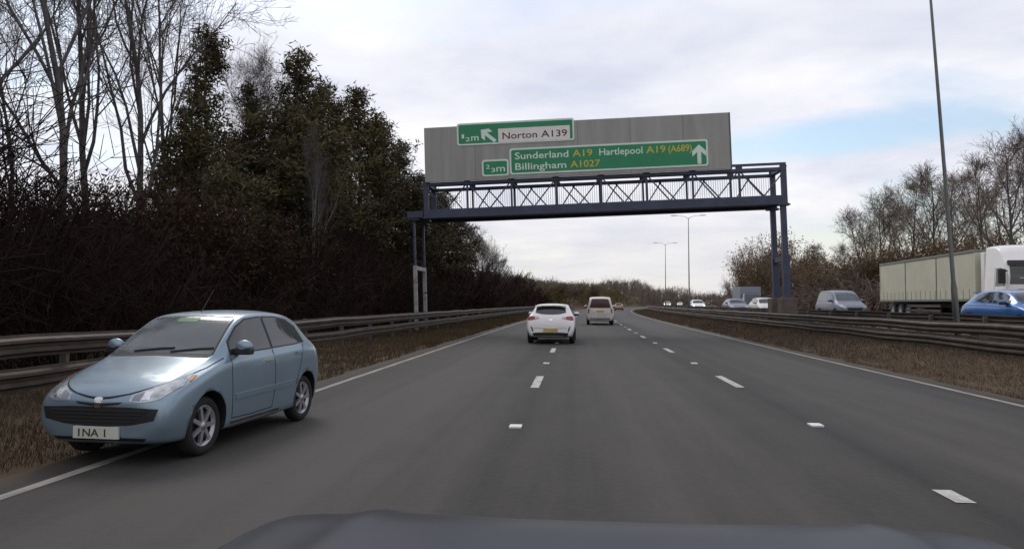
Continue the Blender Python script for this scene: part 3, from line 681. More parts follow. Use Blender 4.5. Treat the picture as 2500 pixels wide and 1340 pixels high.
def arrow(par, px, py, L, ang, m='signwhite', w=0.17):
    s, t = gp(px, py); hw = w*1.75; bm = bmesh.new(); c, d = math.cos(ang), math.sin(ang)
    pieces = [[(-w/2, -L/2), (w/2, -L/2), (w/2, L/2-hw*0.5), (-w/2, L/2-hw*0.5)]]
    for g_ in (1, -1): pieces.append([(0, L/2), (0, L/2-0.85*hw), (g_*hw, L/2-1.75*hw), (g_*hw, L/2-0.95*hw)])
    for k, P in enumerate(pieces):
        Q = [(s+x*c-y*d, t+x*d+y*c) for x, y in P]
        a_ = [bm.verts.new((x, FR-0.0366, y)) for x, y in Q]; b_ = [bm.verts.new((x, FR-0.0420-0.0015*k, y)) for x, y in Q]
        bm.faces.new(b_)
        for i in range(4): bm.faces.new([a_[i], b_[i], b_[(i+1) % 4], a_[(i+1) % 4]])
    link('arrow', bm_mesh('arrow', bm), M[m], par)
o1, a1, b1, l1, h1 = sign(1117, 1402, 298, 352, 'upper green sign with white panel, half mile to the A139 turning')
s_a, s_t0 = gp(1218, 352); s_b, _ = gp(1392, 339); wt1 = gp(1305, 313)[1]; wt0 = gp(1305, 347)[1]
rounded('white_panel', s_a, s_b, wt0, wt1, FR-0.042, FR-0.0363, 0.04, M['panelwhite'], o1)
CAP = 0.345
tN = wt0+(wt1-wt0)*0.24
put_text(o1, 'Norton', 1228, 1312, tN, CAP, 'signblack', 0.02, FR-0.0425)
put_text(o1, 'A139', 1322, 1385, tN, CAP, 'signblack', 0.02, FR-0.0425)
put_text(o1, '1', 1129, 1135, l1+0.36, CAP*0.62, 'signwhite'); put_text(o1, '2', 1138, 1149, l1+0.20, CAP*0.62, 'signwhite'); put_text(o1, 'm', 1152, 1170, l1+0.22, CAP, 'signwhite', 0.01)
arrow(o1, 1193, 334, 0.95, math.radians(50))
o2, a2, b2, l2, h2 = sign(1245, 1727, 354, 418, 'lower long green sign with yellow route numbers and an upward arrow')
DL = h2-l2; tA = h2-0.42*DL; tB = h2-0.83*DL
put_text(o2, 'Sunderland', 1258, 1388, tA, CAP, 'signwhite'); put_text(o2, 'A19', 1398, 1446, tA, CAP, 'signyellow')
put_text(o2, 'Hartlepool', 1463, 1568, tA, CAP, 'signwhite'); put_text(o2, 'A19', 1577, 1624, tA, CAP, 'signyellow'); put_text(o2, '(A689)', 1631, 1688, tA, CAP, 'signyellow')
put_text(o2, 'Billingham', 1258, 1382, tB, CAP, 'signwhite'); put_text(o2, 'A1027', 1392, 1464, tB, CAP, 'signyellow')
arrow(o2, 1705, 379, 0.95, 0, w=0.19)
o3, a3, b3, l3, h3 = sign(1178, 1243, 392, 432, 'small green two thirds mile plate left of the long sign')
put_text(o3, '2', 1188, 1197, l3+0.38, CAP*0.62, 'signwhite'); put_text(o3, '3', 1200, 1210, l3+0.20, CAP*0.62, 'signwhite'); put_text(o3, 'm', 1213, 1234, l3+0.22, CAP, 'signwhite', 0.01)

# ------------------------------------------------------------------ street lamps
def tube_into(bm, pts, radii, n=10):
    rings = []
    for i, p in enumerate(pts):
        p = Vector(p); d = (Vector(pts[min(i+1, len(pts)-1)])-Vector(pts[max(i-1, 0)])).normalized(); q = d.to_track_quat('Z', 'Y')
        rings.append([bm.verts.new(p+q @ Vector((math.cos(t*math.tau/n)*radii[i], math.sin(t*math.tau/n)*radii[i], 0))) for t in range(n)])
    for a, b in zip(rings, rings[1:]):
        for t in range(n): bm.faces.new([a[t], a[(t+1) % n], b[(t+1) % n], b[t]])
    bm.faces.new(rings[0][::-1]); bm.faces.new(rings[-1])
def lamp_parts():
    Hh = 10.0
    bm = bmesh.new(); tube_into(bm, [(0, 0, -0.2), (0, 0, 1.25), (0, 0, 1.4), (0, 0, 5), (0, 0, Hh)], [0.098, 0.098, 0.070, 0.055, 0.034]); pole = bm_mesh('pole', bm, True)
    bm = bmesh.new(); tube_into(bm, [(0, 0, Hh-0.05), (0.35, 0, Hh+0.18), (1.3, 0, Hh+0.30)], [0.026, 0.02, 0.018], 8); arm = bm_mesh('bracket_arm', bm, True)
    bm = bmesh.new(); box_into(bm, 1.2, 1.80, -0.11, 0.11, Hh+0.25, Hh+0.34, 0.035); hd = bm_mesh('lamp_head', bm, True)
    bm = bmesh.new(); box_into(bm, -0.05, 0.05, -0.125, -0.105, 0.45, 1.05, 0.003); dr = bm_mesh('service_door', bm)
    return pole, arm, hd, dr
LP = lamp_parts()
def street_lamp(px, py, y, lean, label):
    x = at_y(px, py, y).x; xr = x-cx(y)
    o = empty('street_lamp', (x, y, gz(xr, y)), 0, label, 'street lamp', 'lamp columns in the central reserve'); o.rotation_euler = (0, lean, 0)
    link('pole', LP[0], M['lamp'], o); link('service_door', LP[3], M['lamp'], o)
    for r in (0, math.pi):
        link('bracket_arm', LP[1], M['lamp'], o, rot=(0, 0, r)); h = link('lamp_head', LP[2], M['lamp_head'], o, rot=(0, 0, r))
    return o
nl = street_lamp(2338, 730, 20.6, -0.058, 'near lamp column in front of the trailer, running out of the top of the picture')
nl.scale = (0.8, 0.8, 1.25)
street_lamp(1683, 725, 77, -0.006, 'middle lamp column left of the gantry leg, seen under the gantry')
street_lamp(1625, 740, 112, 0, 'farthest lamp column, small, left of the middle one')

# ------------------------------------------------------------------ vehicles
def eval_mesh(ob):
    dg = bpy.context.evaluated_depsgraph_get(); dg.update()
    return bpy.data.meshes.new_from_object(ob.evaluated_get(dg))
def lathe(name, prof, n=28, axis='x', smooth=True):
    v = []; f = []
    for i in range(n):
        a = i*math.tau/n
        for (x, r) in prof: v.append((x, r*math.cos(a), r*math.sin(a)))
    k = len(prof)
    for i in range(n):
        j = (i+1) % n
        for t in range(k-1): f.append((i*k+t, i*k+t+1, j*k+t+1, j*k+t))
    me = mesh(name, v, f, smooth); return me
def wheel_meshes(R, W, spokes=7):
    tyre = lathe('tyre', [(-W/2+0.03, R*0.66), (-W/2, R*0.74), (-W/2+0.005, R*0.92), (-W/2+0.035, R), (W/2-0.035, R), (W/2-0.005, R*0.92), (W/2, R*0.74), (W/2-0.03, R*0.66)])
    bm = bmesh.new()
    me = lathe('rimring', [(W/2-0.05, R*0.60), (W/2-0.018, R*0.66), (W/2-0.015, R*0.70), (W/2-0.04, R*0.705)]); bm.from_mesh(me); bpy.data.meshes.remove(me)
    for k in range(spokes):
        a = k*math.tau/spokes; r = bmesh.ops.create_cube(bm, size=1); c, s = math.cos(a), math.sin(a)
        for v in r['verts']:
            x = W/2-0.035+v.co.x*0.03; ra = R*(0.36+v.co.y*0.60); t = v.co.z*R*(0.17 if v.co.y < 0 else 0.12)
            v.co = Vector((x, ra*c-t*s, ra*s+t*c))
    me = lathe('hub', [(W/2-0.05, R*0.17), (W/2-0.014, R*0.15), (W/2-0.01, 0.001)], 16); bm.from_mesh(me); bpy.data.meshes.remove(me)
    nf = len(bm.faces)
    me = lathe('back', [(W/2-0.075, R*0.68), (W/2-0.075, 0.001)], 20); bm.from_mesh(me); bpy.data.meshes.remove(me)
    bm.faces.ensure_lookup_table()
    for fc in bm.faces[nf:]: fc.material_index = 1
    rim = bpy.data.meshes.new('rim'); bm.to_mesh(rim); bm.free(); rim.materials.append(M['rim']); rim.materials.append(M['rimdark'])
    tyre.materials.append(M['tyre'])
    return tyre, rim

class Car:
    """body grown from half cross-sections; front of the car at y=-L/2, wheels on z=0"""
    def __init__(s, name, st, L, paint, loc, rz, label, cat, wheel=(0.29, 0.17), axles=None, group=None, arches=True, track=0.0):
        s.L = L; s.root = empty(name, loc, rz, label, cat, group); s.paint = paint
        rows = []
        for (u, zb, ws, wm, zbelt, wb, zr, wr, zt) in st:
            y = u-L/2; h = zbelt-zb
            rows.append([(0, y, zb), (ws*0.90, y, zb), (ws, y, zb+0.05), (wm, y, zb+h*0.40), (wm, y, zb+h*0.74), (wm*0.55+wb*0.45, y, zb+h*0.93), (wb, y, zbelt), (wb*0.9+wr*0.1, y, zbelt*0.86+zr*0.14), (wb*0.10+wr*0.90, y, zbelt*0.10+zr*0.90), (wr, y, zr), (wr*0.86, y, zr+(zt-zr)*0.45), (wr*0.45, y, zt-(zt-zr)*0.12), (0, y, zt)])
        nr = len(rows[0]); bm = bmesh.new(); rings = []
        for r in rows:
            ring = [bm.verts.new(p) for p in r]
            ring += [bm.verts.new((-p[0], p[1], p[2])) for p in reversed(r[1:-1])]
            rings.append(ring)
        n = len(rings[0])
        for a, b in zip(rings, rings[1:]):
            for k in range(n): bm.faces.new([a[k], b[k], b[(k+1) % n], a[(k+1) % n]])
        def cap(ring, rev):
            for i in range(nr-1):
                a, b = ring[i], ring[i+1]; c, d = ring[(n-i-1) % n], ring[(n-i) % n]
                q = [a, b, c, d] if i not in (0, nr-2) else ([a, b, c] if i == 0 else [a, b, d])
                q = list(dict.fromkeys(q)); bm.faces.new(q[::-1] if rev else q)
        cap(rings[0], False); cap(rings[-1], True)
        cl = bm.edges.layers.float.new('crease_edge'); rid = {v: k for ring in rings for k, v in enumerate(ring)}
        for e in bm.edges:
            ka, kb = rid[e.verts[0]], rid[e.verts[1]]
            if ka == kb: e[cl] = {2: 0.6, 5: 0.45, 9: 0.4}.get(min(ka, n-ka), 0.0)
        me = bm_mesh('body', bm, True)
        ob = link('body', me, paint, s.root); md = ob.modifiers.new('sub', 'SUBSURF'); md.levels = 2; md.render_levels = 2
        e = eval_mesh(ob); ob.modifiers.clear(); ob.data = e
        bmt = bmesh.new(); bmt.from_mesh(e); s.bvh = BVHTree.FromBMesh(bmt); bmt.free()
        s.body = ob
        R, W = wheel; axles = axles or (0.75, L-0.65)
        s.hw = max(r[3] for r in [(x[1], x[2], x[3], x[3]) for x in st])
        if arches:
            cu = bmesh.new()
            for u in axles:
                for sd in (-1, 1):
                    r = bmesh.ops.create_cone(cu, cap_ends=True, segments=28, radius1=R*1.2, radius2=R*1.2, depth=0.8)
                    for v in r['verts']: v.co = Vector((sd*(s.hw-0.24+0.4)+v.co.z, u-L/2+v.co.x, R+v.co.y))
            cm = bm_mesh('cut', cu); cut = link('cut', cm, None, s.root); ob.data.materials.append(M['black']); cm.materials.append(M['black'])
            b = ob.modifiers.new('b', 'BOOLEAN'); b.operation = 'DIFFERENCE'; b.object = cut; b.solver = 'EXACT'; b.material_mode = 'TRANSFER'
            e = eval_mesh(ob); ob.modifiers.clear(); ob.data = e; bpy.data.objects.remove(cut)
        s.R = R; s.axles = axles
        ty, ri = wheel_meshes(R, W)
        for u in axles:
            for sd in (-1, 1):
                we = empty('wheel', (sd*(s.hw-W/2-0.015-track), u-L/2, R)); we.parent = s.root
                we.rotation_euler = (0, 0, 0 if sd > 0 else math.pi)
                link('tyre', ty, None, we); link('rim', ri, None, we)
    def cast(s, view, a, b):
        if view == 'front': o, d = Vector((a, -50, b)), Vector((0, 1, 0))
        elif view == 'rear': o, d = Vector((a, 50, b)), Vector((0, -1, 0))
        elif view == 'left': o, d = Vector((50, a, b)), Vector((-1, 0, 0))
        elif view == 'right': o, d = Vector((-50, a, b)), Vector((1, 0, 0))
        else: o, d = Vector((a, b, 50)), Vector((0, 0, -1))
        h = s.bvh.ray_cast(o, d)
        return h[0], h[1], d
    def panel(s, name, view, top, bot, m, off=0.004, nu=10, nv=5, parent=None, thick=0.012, label=None):
        """patch between two polylines (in the plane of the view), laid on the body and standing off it"""
        def ev(pl, t):
            k = t*(len(pl)-1); i = min(int(k), len(pl)-2); w = k-i
            return (pl[i][0]*(1-w)+pl[i+1][0]*w, pl[i][1]*(1-w)+pl[i+1][1]*w)
        v = []; last = None
        for j in range(nv+1):
            for i in range(nu+1):
                p = ev(top, i/nu); q = ev(bot, i/nu); w = j/nv
                a, b = p[0]*(1-w)+q[0]*w, p[1]*(1-w)+q[1]*w
                hit, nr, d = s.cast(view, a, b)
                if hit is None: hit, nr = (last if last else (Vector((0, 0, 0)), Vector((0, 0, 1))))
                if nr.dot(d) > 0: nr = -nr
                nn = (nr*0.6-d*0.4).normalized()
                v.append((hit+nn*off, hit-nn*thick)); last = (hit, nr)
        K = nu+1; n = K*(nv+1); V = [x[0] for x in v]+[x[1] for x in v]; f = []
        for j in range(nv):
            for i in range(nu):
                q = (j*K+i, j*K+i+1, (j+1)*K+i+1, (j+1)*K+i); f.append(q)
        edge = [i for i in range(K)]+[j*K+nu for j in range(1, nv+1)]+[nv*K+i for i in range(nu-1, -1, -1)]+[j*K for j in range(nv-1, 0, -1)]
        for a, b in zip(edge, edge[1:]+edge[:1]): f.append((b, a, a+n, b+n))
        bm = bmesh.new(); bv = [bm.verts.new(c) for c in V]
        for q in f:
            try: bm.faces.new([bv[i] for i in q])
            except ValueError: pass
        lone = [x for x in bm.verts if not x.link_faces]; bmesh.ops.delete(bm, geom=lone, context='VERTS')
        me = bm_mesh(name, bm); o = link(name, me, m, parent or s.root)
        if label: o['label'] = label
        return o
    def sides(s, name, top, bot, m, **k):
        return [s.panel(name, vw, [(a-s.L/2, b) for a, b in top], [(a-s.L/2, b) for a, b in bot], m, **k) for vw in ('left', 'right')]
    def pair(s, name, view, top, bot, m, **k):
        return [s.panel(name, view, [(sg*a, b) for a, b in top], [(sg*a, b) for a, b in bot], m, **k) for sg in (1, -1)]
    def line(s, name, pts, m, w=0.006, view='left', off=0.0025, nv=1):
        top = [(a-s.L/2, b+w) for a, b in pts]; bot = [(a-s.L/2, b-w) for a, b in pts]
        for vw in ('left', 'right'): s.panel(name, vw, top, bot, m, off=off, nu=12, nv=1)
    def vline(s, name, pts, m, w=0.005):
        for vw in ('left', 'right'):
            s.panel(name, vw, [(a-w-s.L/2, b) for a, b in pts], [(a+w-s.L/2, b) for a, b in pts], m, off=0.0025, nu=12, nv=1)
    def mirror(s, u, z, capm, size=1.0):
        for vw, sg in (('left', 1), ('right', -1)):
            h, _, _ = s.cast(vw, u-s.L/2, z); x = abs(h.x) if h else s.hw
            bm = bmesh.new(); r = bmesh.ops.create_icosphere(bm, subdivisions=3, radius=1)
            for v in r['verts']:
                v.co = Vector((sg*(x+0.12*size+v.co.x*0.105*size), u-s.L/2+v.co.y*0.06*size+(0.03 if v.co.y > 0.5 else 0)*0, z+0.04+v.co.z*0.072*size))
            o = link('door_mirror', bm_mesh('door_mirror', bm, True), capm, s.root)
            boxes('mirror_arm', [(min(sg*(x-0.03), sg*(x+0.06)), max(sg*(x-0.03), sg*(x+0.06)), u-s.L/2-0.035, u-s.L/2+0.03, z-0.035, z+0.02)], M['black'], o, 0.008)
            boxes('mirror_shell', [(sg*(x+0.12*size)-0.092*size, sg*(x+0.12*size)+0.092*size, u-s.L/2-0.055*size, u-s.L/2+0.064*size, z-0.045*size, z+0.03)], M['black'], o, 0.02)
    def handle(s, u, z, m=None):
        s.sides('door_handle', [(u-0.09, z+0.014), (u+0.09, z+0.018)], [(u-0.09, z-0.014), (u+0.09, z-0.010)], m or s.paint, off=0.028, nu=4, nv=2)
    def plate(s, view, z, m, txt=None, w=0.26, h=0.056, off=0.012, lean=0):
        hit, nr, d = s.cast(view, 0, z); y = hit.y
        sg = -1 if view == 'front' else 1
        o = boxes('number_plate', [(-w, w, min(y+sg*0.004, y+sg*(off+.01)), max(y+sg*0.004, y+sg*(off+.01)), z-h, z+h)], m, s.root, 0.004)
        if txt:
            me = text_mesh('lettering', txt, w*1.2, h*1.3, 0.001, 0.02)
            link('lettering', me, M['signblack'], o, (-w*0.75, y+sg*(off+0.012), z-h*0.62))
        return o

# ---- silver-blue hatchback facing us
L = 3.62
ST = [(0.00, .28, .46, .60, .50, .55, .56, .44, .585), (0.045, .21, .60, .705, .575, .665, .635, .53, .665), (0.17, .18, .69, .755, .655, .72, .71, .57, .745), (0.45, .17, .735, .785, .755, .755, .815, .60, .85),
      (0.80, .17, .745, .79, .85, .765, .90, .62, .935), (0.98, .17, .745, .79, .89, .765, .955, .635, .985), (1.22, .17, .745, .79, .915, .755, 1.115, .61, 1.145), (1.58, .17, .745, .79, .93, .745, 1.315, .565, 1.355),
      (1.75, .17, .745, .79, .935, .745, 1.36, .56, 1.40), (2.2, .17, .745, .79, .95, .74, 1.385, .55, 1.425), (2.75, .17, .745, .79, .97, .735, 1.36, .54, 1.415), (3.12, .18, .74, .785, .985, .725, 1.29, .53, 1.365),
      (3.38, .19, .72, .77, .98, .70, 1.08, .57, 1.13), (3.52, .21, .69, .745, .93, .67, .98, .58, 1.01), (3.60, .26, .63, .69, .83, .62, .87, .52, .89), (3.62, .33, .48, .58, .75, .53, .78, .43, .80)]
c = Car('hatchback_car', ST, L, M['silver_blue'], (-4.17, 7.85, 0), math.radians(-4.5), 'silver-blue five-door hatchback coming towards us on the left edge line', 'car', (0.29, 0.175), (0.70, 0.70+2.36), track=0.045)
c.root.scale = (0.91, 0.90, 0.98)
for w_ in c.root.children:
    if w_.name.startswith('wheel'): w_.scale = (1, 0.98/0.90, 1)
c.panel('windscreen_seal', 'front', [(-.515, 1.347), (0, 1.364), (.515, 1.347)], [(-.63, .968), (0, .98), (.63, .968)], M['black'], nu=16, nv=12, off=0.0015)
c.panel('windscreen', 'front', [(-.50, 1.335), (0, 1.352), (.50, 1.335)], [(-.61, .972), (0, .985), (.61, .972)], M['glass_front'], nu=16, nv=12)
c.panel('sun_strip', 'front', [(-.16, 1.333), (.10, 1.333)], [(-.16, 1.292), (.10, 1.292)], M['sunstrip'], off=0.0065, nu=4, nv=2)
c.panel('scuttle', 'front', [(-.62, .970), (0, .982), (.62, .970)], [(-.60, .945), (0, .962), (.60, .945)], M['black'], nu=12, nv=2)
c.sides('window_seal', [(1.25, 1.10), (1.49, 1.250), (1.72, 1.331), (2.11, 1.351)], [(1.17, .952), (1.5, .959), (1.8, .967), (2.11, .972)], M['black'], nu=12, nv=6, off=0.0015)
c.sides('window_seal', [(2.15, 1.351), (2.50, 1.341), (2.81, 1.300), (3.02, 1.21)], [(2.15, .975), (2.45, .982), (2.75, .987), (3.085, 1.007)], M['black'], nu=12, nv=6, off=0.0015)
c.sides('front_window', [(1.27, 1.09), (1.50, 1.235), (1.72, 1.315), (2.10, 1.335)], [(1.20, .965), (1.5, .972), (1.8, .98), (2.10, .985)], M['glass'], nu=12, nv=6)
c.sides('rear_window', [(2.16, 1.335), (2.50, 1.325), (2.80, 1.285), (3.0, 1.20)], [(2.16, .988), (2.45, .995), (2.75, 1.00), (3.06, 1.02)], M['glass'], nu=12, nv=6)
c.panel('tailgate_window', 'rear', [(-.44, 1.30), (.44, 1.30)], [(-.50, 1.03), (.50, 1.03)], M['glass'], nu=10, nv=6)
for o in c.pair('headlight', 'front', [(.34, .655), (.47, .705), (.60, .765), (.675, .815)], [(.33, .600), (.48, .592), (.62, .615), (.715, .72)], M['lens'], nu=10, nv=5, off=0.006): pass
c.pair('headlight_reflector', 'front', [(.46, .680), (.53, .690)], [(.46, .615), (.53, .620)], M['chrome'], nu=4, nv=4, off=0.010)
c.pair('headlight_bezel', 'front', [(.36, .650), (.44, .680)], [(.36, .606), (.44, .606)], M['grey'], nu=4, nv=3, off=0.009)
c.pair('headlight_trim', 'front', [(.30, .668), (.46, .713), (.60, .768), (.66, .812)], [(.30, .657), (.46, .702), (.60, .757), (.66, .802)], M['seam'], nu=8, nv=1, off=0.004)
c.panel('bonnet_gap', 'front', [(-.30, .668), (-.12, .640), (0, .632), (.12, .640), (.30, .668)], [(-.30, .658), (-.12, .622), (0, .612), (.12, .622), (.30, .658)], M['seam'], nu=14, nv=1)
c.pair('wing_gap', 'top', [(.655, -L/2+.52), (.70, -L/2+.75), (.715, -L/2+1.05)], [(.665, -L/2+.52), (.71, -L/2+.75), (.725, -L/2+1.05)], M['seam'], nu=10, nv=1, off=0.003)
c.panel('upper_grille', 'front', [(-.26, .595), (0, .575), (.26, .595)], [(-.22, .572), (0, .548), (.22, .572)], M['black'], nu=10, nv=2)
c.panel('lower_grille', 'front', [(-.64, .535), (-.3, .550), (0, .550), (.3, .550), (.64, .535)], [(-.60, .43), (-.36, .385), (0, .365), (.36, .385), (.60, .43)], M['black'], nu=18, nv=5)
c.panel('badge', 'front', [(-.045, .625), (0, .635), (.045, .625)], [(-.035, .545), (0, .535), (.035, .545)], M['chrome'], nu=6, nv=4, off=0.012)
for k in range(4): c.panel('grille_bar', 'front', [(-.52+.04*k, .520-.032*k), (.52-.04*k, .520-.032*k)], [(-.52+.04*k, .508-.032*k), (.52-.04*k, .508-.032*k)], M['rimdark'], nu=12, nv=1, off=0.014)
c.panel('bumper_lip', 'front', [(-.52, .265), (0, .275), (.52, .265)], [(-.48, .235), (0, .240), (.48, .235)], M['black'], nu=14, nv=2)
c.plate('front', .315, M['plate_w'], '1NA 1', 0.25, 0.055, 0.02)
c.vline('door_gap', [(1.16, .95), (1.13, .80), (1.14, .5), (1.17, .30)], M['seam']); c.vline('door_gap', [(2.13, .98), (2.14, .7), (2.12, .45), (2.10, .30)], M['seam'])
c.vline('door_gap', [(3.02, 1.0), (2.92, .85), (2.78, .62), (2.72, .5)], M['seam']); c.line('door_gap', [(1.17, .30), (1.6, .29), (2.10, .30)], M['seam'], 0.005)
c.line('side_moulding', [(1.20, .52), (1.7, .525), (2.2, .53), (2.66, .535)], M['paint_line'] if False else c.paint, 0.028, off=0.014)
c.line('sill_trim', [(1.15, .235), (1.7, .235), (2.3, .235)], M['galv'], 0.03, off=0.01)
c.vline('window_pillar', [(2.13, 1.34), (2.13, 1.15), (2.13, .98)], M['black'], 0.028)
c.handle(1.98, .86, M['chrome']); c.handle(2.82, .89, c.paint)
c.mirror(1.30, 1.0, M['silver_blue'], 1.0)
c.pair('tail_light', 'rear', [(.50, .93), (.62, .95)], [(.52, .72), (.66, .70)], M['red'], nu=4, nv=4)
c.pair('indicator', 'front', [(.69, .80), (.715, .80)], [(.715, .755), (.73, .755)], M['amber'], nu=3, nv=3, off=0.007)
bm = bmesh.new(); tube_into(bm, [(0, -0.02, 1.40), (0, 0.25, 1.66)], [0.006, 0.003], 6); link('aerial', bm_mesh('aerial', bm), M['black'], c.root, (0, -L/2+1.75, 0))
for k, x in enumerate((-.34, .12)): c.panel('wiper', 'front', [(x, 1.0), (x+.30, 1.03), (x+.46, 1.035)], [(x, .992), (x+.30, 1.020), (x+.46, 1.027)], M['black'], off=0.02, nu=8, nv=1)

# ---- white hatchback ahead, seen from behind
def ahead(y, px): return (at_y(px, 743+1.49*F_PX/y, y).x, y)
L = 4.2
ST2 = [(0.00, .32, .40, .55, .55, .5, .60, .42, .62), (0.06, .24, .60, .72, .62, .68, .68, .58, .70), (0.3, .20, .72, .83, .74, .79, .80, .62, .83), (0.9, .18, .78, .87, .90, .83, .95, .68, .98), (1.15, .18, .78, .87, .94, .83, 1.0, .70, 1.04),
       (1.5, .18, .78, .875, .97, .82, 1.21, .66, 1.25), (1.9, .18, .78, .88, .99, .81, 1.38, .61, 1.43), (2.5, .18, .78, .885, 1.01, .81, 1.42, .60, 1.475), (3.2, .19, .78, .885, 1.03, .80, 1.40, .59, 1.46), (3.75, .20, .78, .88, 1.04, .79, 1.34, .575, 1.41),
       (3.93, .22, .78, .88, 1.03, .79, 1.16, .62, 1.20), (4.07, .24, .77, .875, .99, .78, 1.04, .65, 1.06), (4.15, .27, .75, .86, .86, .77, .93, .62, .95), (4.195, .31, .70, .81, .70, .72, .76, .52, .78), (4.2, .36, .60, .68, .62, .60, .66, .40, .67)]
hx = at_y(1346, 838, 26.3).x
def white_hatch(name, x, y, z, rz, label, paint, group=None):
    c = Car(name, ST2, 4.2, paint, (x, y, z), rz, label, 'car', (0.315, 0.205), (0.88, 3.53), group)
    c.panel('rear_window', 'rear', [(-.52, 1.335), (0, 1.355), (.52, 1.335)], [(-.56, 1.13), (-.3, 1.07), (0, 1.06), (.3, 1.07), (.56, 1.13)], M['glass'], nu=14, nv=6)
    c.pair('tail_light', 'rear', [(.44, .965), (.62, 1.00), (.77, 1.01), (.82, .98)], [(.40, .925), (.60, .88), (.76, .85), (.83, .86)], M['red'], nu=10, nv=4, off=0.006)
    c.pair('reversing_lamp', 'rear', [(.42, .955), (.56, .975)], [(.41, .928), (.56, .905)], M['lens'], nu=4, nv=2, off=0.010)
    c.pair('rear_reflector', 'rear', [(.66, .60), (.73, .66)], [(.62, .46), (.66, .44)], M['black'], nu=4, nv=4, off=0.006)
    c.plate('rear', .50, M['plate_y'], None, 0.26, 0.056)
    c.panel('badge', 'rear', [(-.06, .90), (.06, .90)], [(-.06, .845), (.06, .845)], M['chrome'], nu=4, nv=3, off=0.01)
    c.panel('rear_diffuser', 'rear', [(-.66, .40), (-.4, .42), (.4, .42), (.66, .40)], [(-.60, .262), (.60, .262)], M['black'], nu=12, nv=3, off=0.006)
    c.panel('tailgate_gap', 'rear', [(-.60, .58), (0, .56), (.60, .58)], [(-.60, .57), (0, .55), (.60, .57)], M['seam'], nu=12, nv=1, off=0.003)
    boxes('roof_spoiler', [(-.58, .58, 4.2/2-0.53, 4.2/2-0.30, 1.372, 1.402)], paint, c.root, 0.012)
    c.panel('high_brake_light', 'rear', [(-.14, 1.368), (.14, 1.368)], [(-.14, 1.356), (.14, 1.356)], M['red'], nu=4, nv=1, off=0.008)
    c.sides('front_window', [(1.55, 1.18), (1.95, 1.33), (2.38, 1.38)], [(1.48, 1.01), (1.9, 1.025), (2.38, 1.04)], M['glass'], nu=8, nv=4)
    c.sides('rear_side_window', [(2.44, 1.38), (3.0, 1.365), (3.45, 1.29)], [(2.44, 1.04), (3.0, 1.06), (3.55, 1.14)], M['glass'], nu=8, nv=4)
    c.panel('windscreen', 'front', [(-.56, 1.40), (.56, 1.40)], [(-.66, 1.03), (.66, 1.03)], M['glass'], nu=10, nv=6)
    c.pair('headlight', 'front', [(.50, .74), (.72, .80)], [(.52, .64), (.72, .68)], M['lens'], nu=5, nv=3)
    c.panel('grille', 'front', [(-.40, .50), (.40, .50)], [(-.34, .36), (.34, .36)], M['black'], nu=8, nv=3)
    c.mirror(1.62, 1.03, paint, 1.0)
    return c
white_hatch('hatchback_car', hx, 26.3+2.1, 0, math.pi-0.015, 'white hatchback ahead of us straddling the lane line, yellow rear plate', M['white'])

# ---- white people carrier further ahead
STM = [(0.00, .34, .45, .60, .70, .6, .76, .5, .78), (0.1, .26, .66, .80, .82, .76, .90, .62, .92), (0.7, .24, .80, .90, 1.0, .86, 1.06, .72, 1.09), (1.1, .24, .82, .92, 1.08, .87, 1.18, .74, 1.21), (1.8, .24, .82, .93, 1.12, .87, 1.74, .70, 1.79),
       (2.4, .24, .82, .93, 1.13, .87, 1.88, .69, 1.92), (3.6, .24, .82, .93, 1.13, .87, 1.88, .69, 1.93), (4.4, .25, .82, .93, 1.13, .87, 1.86, .69, 1.91), (4.68, .26, .81, .925, 1.11, .87, 1.70, .72, 1.74), (4.80, .28, .80, .92, 1.05, .86, 1.28, .76, 1.30), (4.87, .32, .78, .89, .95, .83, 1.02, .70, 1.04), (4.9, .38, .66, .76, .80, .70, .84, .55, .85)]
def people_carrier(x, y, z, rz, label, paint, group=None, name='people_carrier'):
    c = Car(name, STM, 4.9, paint, (x, y, z), rz, label, 'van', (0.33, 0.21), (0.95, 3.95), group)
    c.panel('rear_window', 'rear', [(-.56, 1.76), (0, 1.79), (.56, 1.76)], [(-.72, 1.17), (0, 1.15), (.72, 1.17)], M['glass_brown'], nu=12, nv=8, off=0.006)
    c.pair('tail_light', 'rear', [(.70, 1.10), (.82, 1.10)], [(.74, .80), (.84, .80)], M['red'], nu=4, nv=4, off=0.006)
    c.plate('rear', .93, M['plate_y'], None, 0.26, 0.056)
    c.panel('rear_bumper_step', 'rear', [(-.70, .47), (.70, .47)], [(-.66, .40), (.66, .40)], M['black'], nu=8, nv=2, off=0.008)
    c.sides('side_window', [(1.62, 1.52), (1.95, 1.72), (2.55, 1.78)], [(1.42, 1.22), (1.9, 1.22), (2.55, 1.22)], M['glass'], nu=8, nv=4)
    c.sides('rear_side_window', [(2.65, 1.78), (3.5, 1.78), (4.4, 1.74)], [(2.65, 1.22), (3.5, 1.22), (4.5, 1.24)], M['glass'], nu=8, nv=4)
    c.panel('windscreen', 'front', [(-.60, 1.74), (.60, 1.74)], [(-.72, 1.22), (.72, 1.22)], M['glass_front'], nu=10, nv=6)
    c.pair('headlight', 'front', [(.50, .90), (.76, .96)], [(.52, .74), (.74, .76)], M['lens'], nu=5, nv=3)
    c.panel('grille', 'front', [(-.45, .78), (.45, .78)], [(-.42, .62), (.42, .62)], M['black'], nu=8, nv=3)
    c.mirror(1.55, 1.2, paint, 1.3)
    return c
M['glass_brown'] = mat('tinted_rear_glass', (0.060, 0.020, 0.018), 0.25, spec=0.35, var=0.3, scale=1.5)
vx = at_y(1467, 793, 49.5).x
people_carrier(vx, 49.5+2.45, 0, math.pi-0.02, 'white people carrier with dark tinted rear window in the middle lane', M['white_dirty'])
tx = at_y(1511, 757, 150).x
